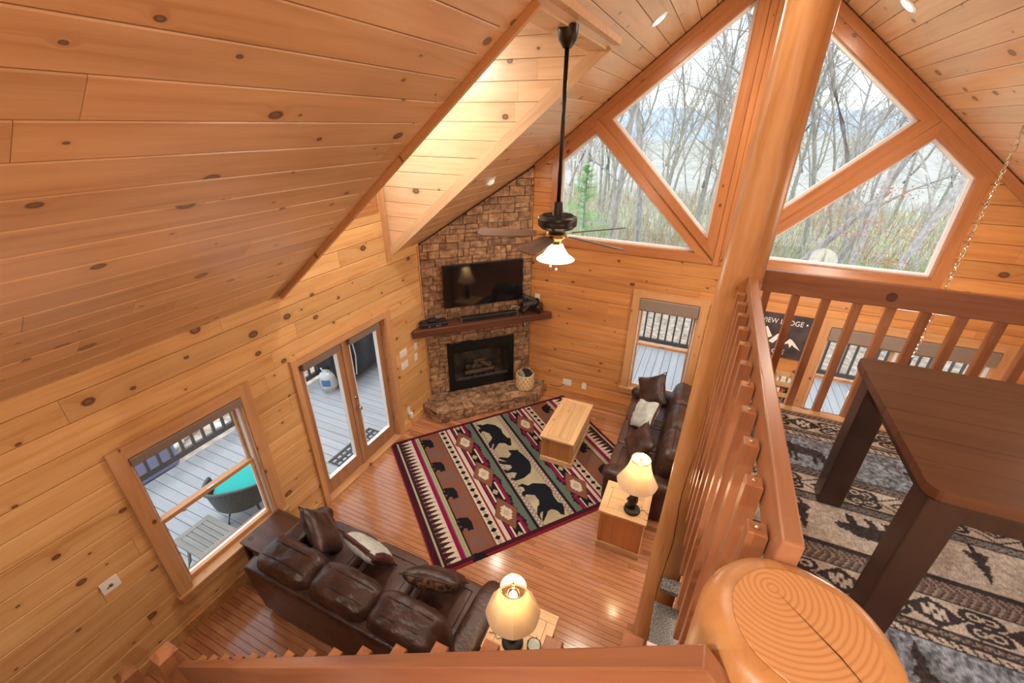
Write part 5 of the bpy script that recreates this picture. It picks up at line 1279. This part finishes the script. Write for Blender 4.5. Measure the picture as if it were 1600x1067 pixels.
terrain('wooded_ridge',-420,560,180,620,80,30,ridge(180,900,-42,-4,5,.006),'hazy_hill')
terrain('distant_mountain',-2200,2600,900,2400,120,24,ridge(900,2400,-60,62,9,.0016),'hazy_mountain')
# decks
dk=thing('deck','grey board deck wrapping the two window walls','deck',(0,0,-.1),kind='structure'); del dk['label']; del dk['category']
boards(dk,'deck_board',-2.62,-.19,-9.0,-.02,-.028,0,.1415,9,9,1,'deck_wood',.007)
boards(dk,'deck_board',0,2.85,-9.6,2.62,-.028,0,.1415,9,9,2,'deck_wood',.007,dirx=False) if False else None
rnd=random.Random(6); x=-2.62; k=0
while x<9.6:
    mb=MB(); mb.box(-1.43,1.43,-.067,.067,-.028,0,'deck_wood'); mb.build('deck_board',dk,T=Matrix(((0,-1,0,x+.07),(1,0,0,1.45),(0,0,1,0),(0,0,0,1)))); x+=.1415
jo=MB(); jo.box(-2.6,-.2,-9,-.0,-.30,-.031,'rail_grey'); jo.box(-2.6,9.6,.2,2.85,-.30,-.031,'rail_grey'); jo.build('joists',dk)
def deck_rail(label,p0,p1,group=None,posts=1.8,pitch=.157,off=.0,m='rail_grey'):
    A=Vector(p0);Bq=Vector(p1); ex=(Bq-A); l=ex.length; r=thing('deck_railing',label,'railing',p0); ang=math.atan2(ex.y,ex.x); r.rotation_euler=(0,0,ang)
    mb=MB(); mb.rbox(0,l,-.07,.07,.95,.985,m,.005); mb.build('top_rail',r)
    mb=MB(); mb.box(0,l,-.02,.02,.86,.95,m); mb.build('upper_rail',r)
    mb=MB(); mb.box(0,l,-.025,.025,.06,.15,m); mb.build('bottom_rail',r)
    src=None; x=off
    while x<l:
        if src is None: mb=MB(); mb.box(-.018,.018,-.018,.018,.15,.86,m); src=mb.build('baluster',r,loc=(x,0,0))
        else: c=src.copy(); COL.objects.link(c); c.parent=r; c.location=(x,0,0)
        x+=pitch
    n=int(l/posts)
    for k in range(n+1):
        mb=MB(); mb.rbox(-.05,.05,-.05,.05,-.9,.95,m,.005); mb.build('post',r,loc=(k*posts,.0,0))
deck_rail('dark deck railing seen through the near window and left french door',(-2.66,-8.9,-.1),(-2.66,2.9,-.1),off=.02,posts=2.95)
deck_rail('dark deck railing beyond the gable windows, leaf litter behind',(-2.66,2.98,-.1),(9.6,2.98,-.1),off=.09,posts=2.45)
# deck furniture
ot=thing('patio_table','weathered slatted side table on the deck outside the near window','table',(-.525,-4.82,-.1))
def slat_table(r,w,d,h):
    hw,hd=w/2,d/2
    for s in(-1,1):
        mb=MB(); mb.box(-hw,hw,-.03,.03,h-.022,h,'weathered'); mb.build('frame_board',r,loc=(0,s*(hd-.03),0))
        mb=MB(); mb.box(-(hd-.06),hd-.06,-.03,.03,h-.022,h,'weathered'); mb.build('frame_board',r,T=TR((s*(hw-.03),0,0),rz=PI/2))
    n=5; sw=(d-.12)/n
    for i in range(n):
        mb=MB(); mb.box(-hw+.062,hw-.062,-sw/2+.004,sw/2-.004,h-.02,h-.002,'weathered'); mb.build('slat',r,loc=(0,-hd+.06+sw*(i+.5),0))
    for sx in(-1,1):
        for sy in(-1,1):
            mb=MB(); mb.tube([(sx*(hw-.06),sy*(hd-.06),h-.02),(sx*(hw-.08),sy*(hd-.07),h*.6),(sx*(hw-.05),sy*(hd-.05),h*.3),(sx*(hw-.01),sy*(hd-.01),0)],.018,'weathered',6); mb.build('leg',r)
slat_table(ot,.50,.40,.50)
wc=thing('wicker_chair','dark wicker armchair with teal cushion on the deck','chair',(-.95,-4.12,-.1)); wc.rotation_euler=(0,0,R_(45))
mb=MB(); prof=[]
vs=[];fs=[];n=28
for j in range(7):
    for i in range(n+1):
        a=PI*(-.12+1.24*i/n); z=.28+j/6*(.24+.12*max(0,math.sin(a))**2); rx=.33+.04*j/6; ry=.33+.05*j/6; vs.append((rx*math.cos(a),-ry*math.sin(a),z))
for j in range(6):
    for i in range(n): fs.append((j*(n+1)+i,j*(n+1)+i+1,(j+1)*(n+1)+i+1,(j+1)*(n+1)+i))
mb.add(vs,fs,'wicker_dark'); mb.add([(x*.93,y*.93,z) for x,y,z in vs],[f[::-1] for f in fs],'wicker_dark'); mb.build('woven_shell',wc,smooth=True)
mb=MB(); mb.tube([vs[6*(n+1)+i] for i in range(n+1)],.022,'wicker_dark',8); mb.build('rolled_rim',wc,smooth=True)
mb=MB(); mb.lathe([(0,.26),(.31,.26),(.32,.31),(0,.32)],'wicker_dark',24); mb.build('seat',wc)
v_,f_=puff(.56,.54,.15,10,4,.3,.002,3); mb=MB(); mb.add(v_,f_,'teal_cloth',TR((0,.05,.42))); mb.build('cushion',wc,smooth=True)
for a in (45,135,225,315):
    c_,s_=math.cos(R_(a)),math.sin(R_(a)); mb=MB(); mb.tube([(.25*c_,.25*s_,.28),(.22*c_,.22*s_,.15),(.28*c_,.28*s_,0)],.015,'wicker_dark',6); mb.build('leg',wc)
pt=thing('propane_tank','white propane cylinder with blue label on the deck by the railing','gas cylinder',(-2.13,-1.53,-.1))
mb=MB(); mb.lathe([(.11,0),(.115,.03),(.10,.035),(.14,.06),(.155,.10),(.157,.28),(.14,.34),(.09,.37),(.03,.38),(0,.38)],'tank_white',28); mb.build('body',pt,smooth=True,auto=50)
mb=MB(); mb.add([(.1585*math.cos(a),.1585*math.sin(a),z) for z in(.14,.27) for a in [R_(-95+i*12) for i in range(6)]],[(i,i+1,7+i,6+i) for i in range(5)],'tank_blue'); mb.build('label',pt)
mb=MB(); 
for a0 in(0,PI): mb.tube([(.10*math.cos(a0+t),.10*math.sin(a0+t),z) for t,z in ((.2,.36),(.25,.44),(.8,.46),(1.5,.46),(2.2,.46),(2.8,.44),(2.85,.36))],.010,'tank_white',6)
mb.build('collar',pt); mb=MB(); mb.tube([(0,0,.38),(0,0,.43)],.018,'brass',8); mb.tube([(-.03,0,.44),(.03,0,.44)],.012,'black_plastic',8); mb.build('valve',pt)
gl_=thing('covered_grill','barbecue grill under a black cover outside the right french door','grill',(-2.18,-.78,-.1))
v_,f_=puff(.72,1.45,1.18,12,6,.12,.03,5,wf=(3,3,1.2)); v_=[(x*(1+.10*(1-(z+.55)/1.1)),y*(1-.08*((z+.55)/1.1)),z) for x,y,z in v_]
mb=MB(); mb.add(v_,f_,'cover_black',TR((0,0,.66))); mb.build('cover',gl_,smooth=True)
for sx in(-1,1):
    for sy in(-1,1): mb=MB(); mb.lathe([(0,-.02),(.045,-.02),(.045,.02),(0,.02)],'tank_white',14,T=TR((sx*.26,sy*.5,.045),ry=PI/2)); mb.build('wheel',gl_)
mb=MB(); mb.tube([(.36,-.35,1.0),(.42,-.36,.6),(.41,-.40,.22)],.012,'tank_white',6); mb.build('tie_strap',gl_)
bt=thing('storage_tub','pale blue storage tub on the ground beyond the deck railing','tub',(-4.66,-3.70,-1.35))
mb=MB(); mb.rbox(-.28,.28,-.42,.42,0,.55,'tub_blue',.06,3); mb.build('body',bt); mb=MB(); mb.rbox(-.30,.30,-.44,.44,.55,.60,'tub_blue',.02,2); mb.build('lid',bt)
mt2=thing('door_mat','dark perforated rubber mat on the deck outside the french doors','mat',(-.50,-2.60,-.099))
mb=MB()
for i in range(4): mb.box(-.17+i*.1,-.13+i*.1,-.44,.44,0,.014,'mat_rubber')
for j in range(10): mb.box(-.17,.17,-.44+j*.0955,-.42+j*.0955,0,.013,'mat_rubber')
mb.build('lattice',mt2)
# ground clutter left of the deck: flat stones and boards
rnd=random.Random(12); base=None
for k in range(16):
    x,y=rnd.uniform(-6.5,-3.0),rnd.uniform(-4.6,-1.0)
    if (x+4.6)**2+(y+3.7)**2<.5: continue
    if base is None:
        v_,f_=puff(.5,.4,.14,5,4,.2,.02,3); mb=MB(); mb.add(v_,f_,'patch_teal' if 0 else 'bark_pale'); base=mb.build('flat_stone',smooth=True); o=base
    else: o=base.copy(); COL.objects.link(o)
    o.location=(x,y,hg(x,y)+.04); o.rotation_euler=(0,0,rnd.uniform(0,6)); k_=rnd.uniform(.5,1.3); o.scale=(k_,k_,k_)
    o['label']='flat pale stone lying among leaves beyond the left deck railing'; o['category']='stone'; o['group']='flat stones beyond the left deck railing'

# trees
def tree_mesh(seed,H,r0,nb=16,droop=.0,lean=(0,0),twig=3,fork=False):
    rnd=random.Random(seed); V=[];F=[]
    def tube(pts,rs,n):
        o=len(V)
        for i,p in enumerate(pts):
            t=(pts[min(i+1,len(pts)-1)]-pts[max(i-1,0)]).normalized(); u=Vector((0,0,1)) if abs(t.z)<.9 else Vector((1,0,0)); a=t.cross(u).normalized(); b=a.cross(t)
            for k in range(n): th=2*PI*k/n; V.append(tuple(p+(a*math.cos(th)+b*math.sin(th))*rs[i]))
        for i in range(len(pts)-1):
            for k in range(n): F.append((o+i*n+k,o+i*n+(k+1)%n,o+(i+1)*n+(k+1)%n,o+(i+1)*n+k))
    def limb(p,d,L_,r,lev):
        seg={0:9,1:5,2:4,3:3,4:2}[lev]; pts=[p];q=p; dd=d.copy()
        for i in range(seg):
            dd=(dd+Vector((rnd.gauss(0,1),rnd.gauss(0,1),rnd.gauss(0,.6)+ (.10 if lev else .3)))*(.07 if lev==0 else .17)).normalized(); q=q+dd*(L_/seg); pts.append(q)
        rs=[r*(1-.72*i/seg) for i in range(seg+1)]; tube(pts,rs,(7,5,4,3,3)[lev])
        if lev>=4: return
        nchild=(nb,6,5,3)[lev] if lev<twig+1 else 0
        for c in range(nchild):
            t=rnd.uniform(.28 if lev==0 else .2,.98); i=min(seg-1,int(t*seg)); f=t*seg-i; pp=pts[i].lerp(pts[i+1],f); ax=(pts[i+1]-pts[i]).normalized()
            rv=Vector((rnd.gauss(0,1),rnd.gauss(0,1),rnd.gauss(0,1))); side=(rv-ax*rv.dot(ax)).normalized(); ang=rnd.uniform(.5,1.05) if lev else rnd.uniform(.45,1.1)
            nd=(ax*math.cos(ang)+side*math.sin(ang)); nd.z=nd.z*(1-droop)+.12; nd.normalize()
            limb(pp,nd,L_*rnd.uniform(.28,.46)*(1.05-.35*t if lev==0 else .9)*(1 if lev else .85),max(.0045,r*(1-.72*t)*rnd.uniform(.35,.55)),lev+1)
    d0=Vector((lean[0],lean[1],1)).normalized(); limb(Vector((0,0,-.3)),d0,H,r0,0)
    if fork: limb(Vector((0,0,H*.28)),(d0+Vector((.35,.1,0))).normalized(),H*.75,r0*.7,0)
    me=bpy.data.meshes.new('tree'); me.from_pydata(V,[],F); me.polygons.foreach_set('use_smooth',[True]*len(F)); me.update(); return me
TMs=[]
for sd,H,r0,nb,ln,fk,bm_n in ((1,17,.17,14,(.02,.0),True,'bark'),(2,15,.13,13,(-.05,.02),False,'bark'),(3,18,.15,14,(.04,0),False,'bark'),(4,13,.10,12,(.10,.0),False,'bark_pale'),(5,14,.12,12,(-.06,0),True,'bark'),(6,12,.08,11,(.05,.05),False,'bark_pale')):
    me=tree_mesh(sd,H,r0,nb,0,ln,3,fk); me.materials.append(M[bm_n]); TMs.append(me)
def place_tree(k,az,dist,sc,rz,label,group=None,name='bare_tree'):
    x=CAM.x+dist*math.sin(R_(az)); y=CAM.y+dist*math.cos(R_(az)); o=bpy.data.objects.new(name,TMs[k]); COL.objects.link(o); o.location=(x,y,hg(x,y)); o.rotation_euler=(0,0,rz); o.scale=(sc,sc,sc)
    o['label']=label; o['category']='tree'
    if group: o['group']=group
    return o
place_tree(0,1.0,20,1.0,.4,'tall forked bare tree, the largest trunk seen in the left triangular window')
place_tree(2,-7.5,21,1.0,2.0,'tall bare tree left of the forked one in the left triangular window')
place_tree(1,-12.0,18,.95,1.0,'bare tree directly behind the diagonal mullion left of the log post')
place_tree(4,12.5,19,1.0,3.1,'twin-stemmed bare tree in the right triangular window')
place_tree(3,17.5,15.5,1.05,5.9,'pale-barked leaning tree in the lower right gable window')
place_tree(3,20.0,17.5,1.0,5.6,'second pale-barked tree at the right edge of the lower right gable window')
place_tree(5,14.5,16.5,1.15,5.2,'slender bare tree in the middle of the lower right gable window')
place_tree(5,-16,17,1.1,.7,'slim bare tree beside the green pine in the lower left gable window')
rnd=random.Random(31); used=[]
for k in range(125):
    az=rnd.uniform(-27,30); d=rnd.uniform(24,80); place_tree(rnd.choice([0,1,2,3,4,5]),az,d,rnd.uniform(.7,1.05),rnd.uniform(0,6.28),'bare grey tree in the winter woods beyond the gable windows','bare trees of the woods beyond the gable')
# fallen trunk leaning across
fa=thing('leaning_trunk','dark broken trunk leaning diagonally in the lower right gable window','trunk',(0,0,0)); 
def azp(az,d,z): return Vector((CAM.x+d*math.sin(R_(az)),CAM.y+d*math.cos(R_(az)),z))
p0,p1=azp(6.5,17,-1.6),azp(15.5,18.5,2.6); fa.location=p0
mb=MB(); mb.tube([(p1-p0)*t+Vector((0,0,.12*math.sin(3*t))) for t in (0,.2,.4,.6,.8,1)],[.15,.14,.13,.12,.11,.10],'bark',8); mb.build('trunk',fa,smooth=True)
mb=MB(); mb.tube([(p1-p0)*.6,(p1-p0)*.6+Vector((.5,0,.9))],[.05,.02],'bark',5); mb.build('broken_limb',fa)
# pine
def pine(loc,H,seed,label):
    rnd=random.Random(seed); r=thing('young_pine',label,'tree',loc)
    mb=MB(); mb.tube([(0,0,-.3),(0,0,H*.5),(0,0,H)],[.07,.045,.01],'bark',6); mb.build('trunk',r)
    V=[];F=[]
    for k in range(int(H*40)):
        z=H*(.08+.92*k/(H*40)); L_=(H-z)*.42+.15; a=rnd.uniform(0,2*PI)
        for j in range(20):
            t=(j+.5)/20; c=Vector((math.cos(a)*L_*t,math.sin(a)*L_*t,z+.16*L_*t*t+rnd.uniform(-.03,.03)))
            for q in range(5):
                b=rnd.uniform(0,2*PI); e=rnd.uniform(-.5,.8); d=Vector((math.cos(b)*math.cos(e),math.sin(b)*math.cos(e),math.sin(e)))*rnd.uniform(.07,.13); n=d.cross(Vector((0,0,1))).normalized()*.006
                o=len(V); V+=[tuple(c-n),tuple(c+n),tuple(c+d)]; F.append((o,o+1,o+2))
    me=bpy.data.meshes.new('needles'); me.from_pydata(V,[],F); me.materials.append(M['leaf_pine']); me.update(); q=link('needles',me,r); q['kind']='stuff'
p=azp(-15.0,14.5,0); pine((p.x,p.y,hg(p.x,p.y)),4.6,3,'bright green young pine in the lower left gable window')
def leaf_cloud(name,label,cat,loc,n,size,leaf,m,seed,twigs=True,grp=None):
    rnd=random.Random(seed); r=thing(name,label,cat,loc,0,grp); V=[];F=[]
    cl=[Vector((rnd.gauss(0,size[0]*.45),rnd.gauss(0,size[1]*.45),abs(rnd.gauss(size[2]*.5,size[2]*.3)))) for _ in range(max(5,n//60))]
    for k in range(n):
        c=rnd.choice(cl)+Vector((rnd.gauss(0,size[0]*.14),rnd.gauss(0,size[1]*.14),rnd.gauss(0,size[2]*.12))); 
        if c.z<.02: c.z=abs(c.z)
        a=Vector((rnd.gauss(0,1),rnd.gauss(0,1),rnd.gauss(0,1))).normalized()*leaf; b=a.cross(Vector((rnd.gauss(0,1),rnd.gauss(0,1),rnd.gauss(0,1)))).normalized()*leaf*.6
        o=len(V); V+=[tuple(c-a),tuple(c+b),tuple(c+a),tuple(c-b)]; F.append((o,o+1,o+2,o+3))
    me=bpy.data.meshes.new('leaves'); me.from_pydata(V,[],F); me.materials.append(M[m]); me.update(); q=link('leaves',me,r); q['kind']='stuff'
    if twigs:
        mb=MB()
        for c in cl: mb.tube([(0,0,-.2),tuple(c*.5+Vector((0,0,.1))),tuple(c)],[.025,.015,.006],'bark',4)
        q=mb.build('stems',r); q['kind']='stuff'
for k,(az,d,lab,m,sz,n) in enumerate(((17.5,19,'bright green shrub low in the lower right gable window','leaf_green',(2.8,1.4,1.3),3000),(11,21,'green shrub by the base of the leaning trunk','leaf_green',(2.6,1.4,1.1),2600),(21.5,20,'green shrub at the right foot of the lower right gable window','leaf_green',(2.2,1.2,1.8),2600),(-4.5,22,'pale green undergrowth behind the left triangular window foot','leaf_bud',(2.5,1.4,1.2),1100),(-11,19,'low green shrub right of the young pine','leaf_green',(1.8,1.0,.9),900))):
    p=azp(az,d,0); leaf_cloud('shrub',lab,'shrub',(p.x,p.y,hg(p.x,p.y)),n,sz,.05,m,40+k)
for k,(az,d,z,lab) in enumerate(((14.2,16,2.2,'orange-red budding sapling left in the lower right gable window'),(19.0,16,2.0,'orange-red budding sapling right in the lower right gable window'),(-17.0,24,2.2,'faint red budding sapling left of the young pine'))):
    p=azp(az,d,0); g=hg(p.x,p.y); r=thing('red_sapling',lab,'tree',(p.x,p.y,g)); rnd=random.Random(60+k); H=z-g+.6
    mb=MB(); mb.tube([(0,0,-.2),(.05,0,H*.5),(0,.05,H)],[.03,.02,.008],'bark',5); mb.build('trunk',r)
    V=[];F=[];br=MB()
    for j in range(9):
        a=rnd.uniform(0,6.28); zz=H*rnd.uniform(.55,1); e=Vector((math.cos(a)*rnd.uniform(.4,1.3),math.sin(a)*.8,zz+.2)); br.tube([(0,0,zz-.2),tuple(e)],[.012,.005],'bark',4)
        for q in range(55):
            c=e+Vector((rnd.gauss(0,.2),rnd.gauss(0,.2),rnd.gauss(0,.14))); a_=Vector((rnd.gauss(0,1),rnd.gauss(0,1),rnd.gauss(0,1))).normalized()*.035; b_=a_.cross(Vector((.3,.5,1))).normalized()*.02; o=len(V); V+=[tuple(c-a_),tuple(c+b_),tuple(c+a_),tuple(c-b_)]; F.append((o,o+1,o+2,o+3))
    q=br.build('branches',r); q['kind']='stuff'; me=bpy.data.meshes.new('leaves'); me.from_pydata(V,[],F); me.materials.append(M['leaf_red']); me.update(); q=link('leaves',me,r); q['kind']='stuff'
# grass on the slope
rnd=random.Random(77); V=[];F=[]
for k in range(26000):
    az=rnd.uniform(-24,28); d=rnd.uniform(17,34); x=CAM.x+d*math.sin(R_(az)); y=CAM.y+d*math.cos(R_(az)); z=hg(x,y); h=rnd.uniform(.15,.55); o=len(V)
    dx,dy=rnd.gauss(0,.10),rnd.gauss(0,.10); V+=[(x-.012,y,z-.02),(x+.012,y,z-.02),(x+dx,y+dy,z+h)]; F.append((o,o+1,o+2))
me=bpy.data.meshes.new('tall_grass'); me.from_pydata(V,[],F); me.materials.append(M['dry_grass']); me.materials.append(M['grass']); me.polygons.foreach_set('material_index',[int(noise.noise(Vector((V[f[0]][0]*.3,V[f[0]][1]*.3,0)))>-.05) for f in F]); me.update()
link('tall_grass',me,kind='stuff',label='tall mixed dry and green grass on the slope beyond the gable windows',cat='grass')

rnd=random.Random(88); V=[];F=[]
for k in range(4200):
    az=rnd.uniform(-25,29); d=17+55*rnd.random()**1.6; x=CAM.x+d*math.sin(R_(az)); y=CAM.y+d*math.cos(R_(az)); z=hg(x,y); h=rnd.uniform(.5,1.9)*(1+.012*d); w_=.006+.0006*d; o=len(V)
    p=Vector((x,y,z-.05)); 
    for q in range(3):
        d_=Vector((rnd.gauss(0,.32),rnd.gauss(0,.32),1)).normalized()*h*(.55 if q else 1); a=p if q==0 else p+(Vector(V[o+2])-p)*rnd.uniform(.2,.6); i0=len(V)
        V+=[tuple(a+Vector((-w_,0,0))),tuple(a+Vector((w_,0,0))),tuple(a+d_)]; F.append((i0,i0+1,i0+2))
me=bpy.data.meshes.new('brush'); me.from_pydata(V,[],F); me.materials.append(M['bark_pale']); me.materials.append(M['leaf_bud']); me.polygons.foreach_set('material_index',[int((i//3)%4==0) for i in range(len(F))]); me.update()
link('brush',me,kind='stuff',label='thicket of bare grey saplings and brush under the trees beyond the gable',cat='brush')
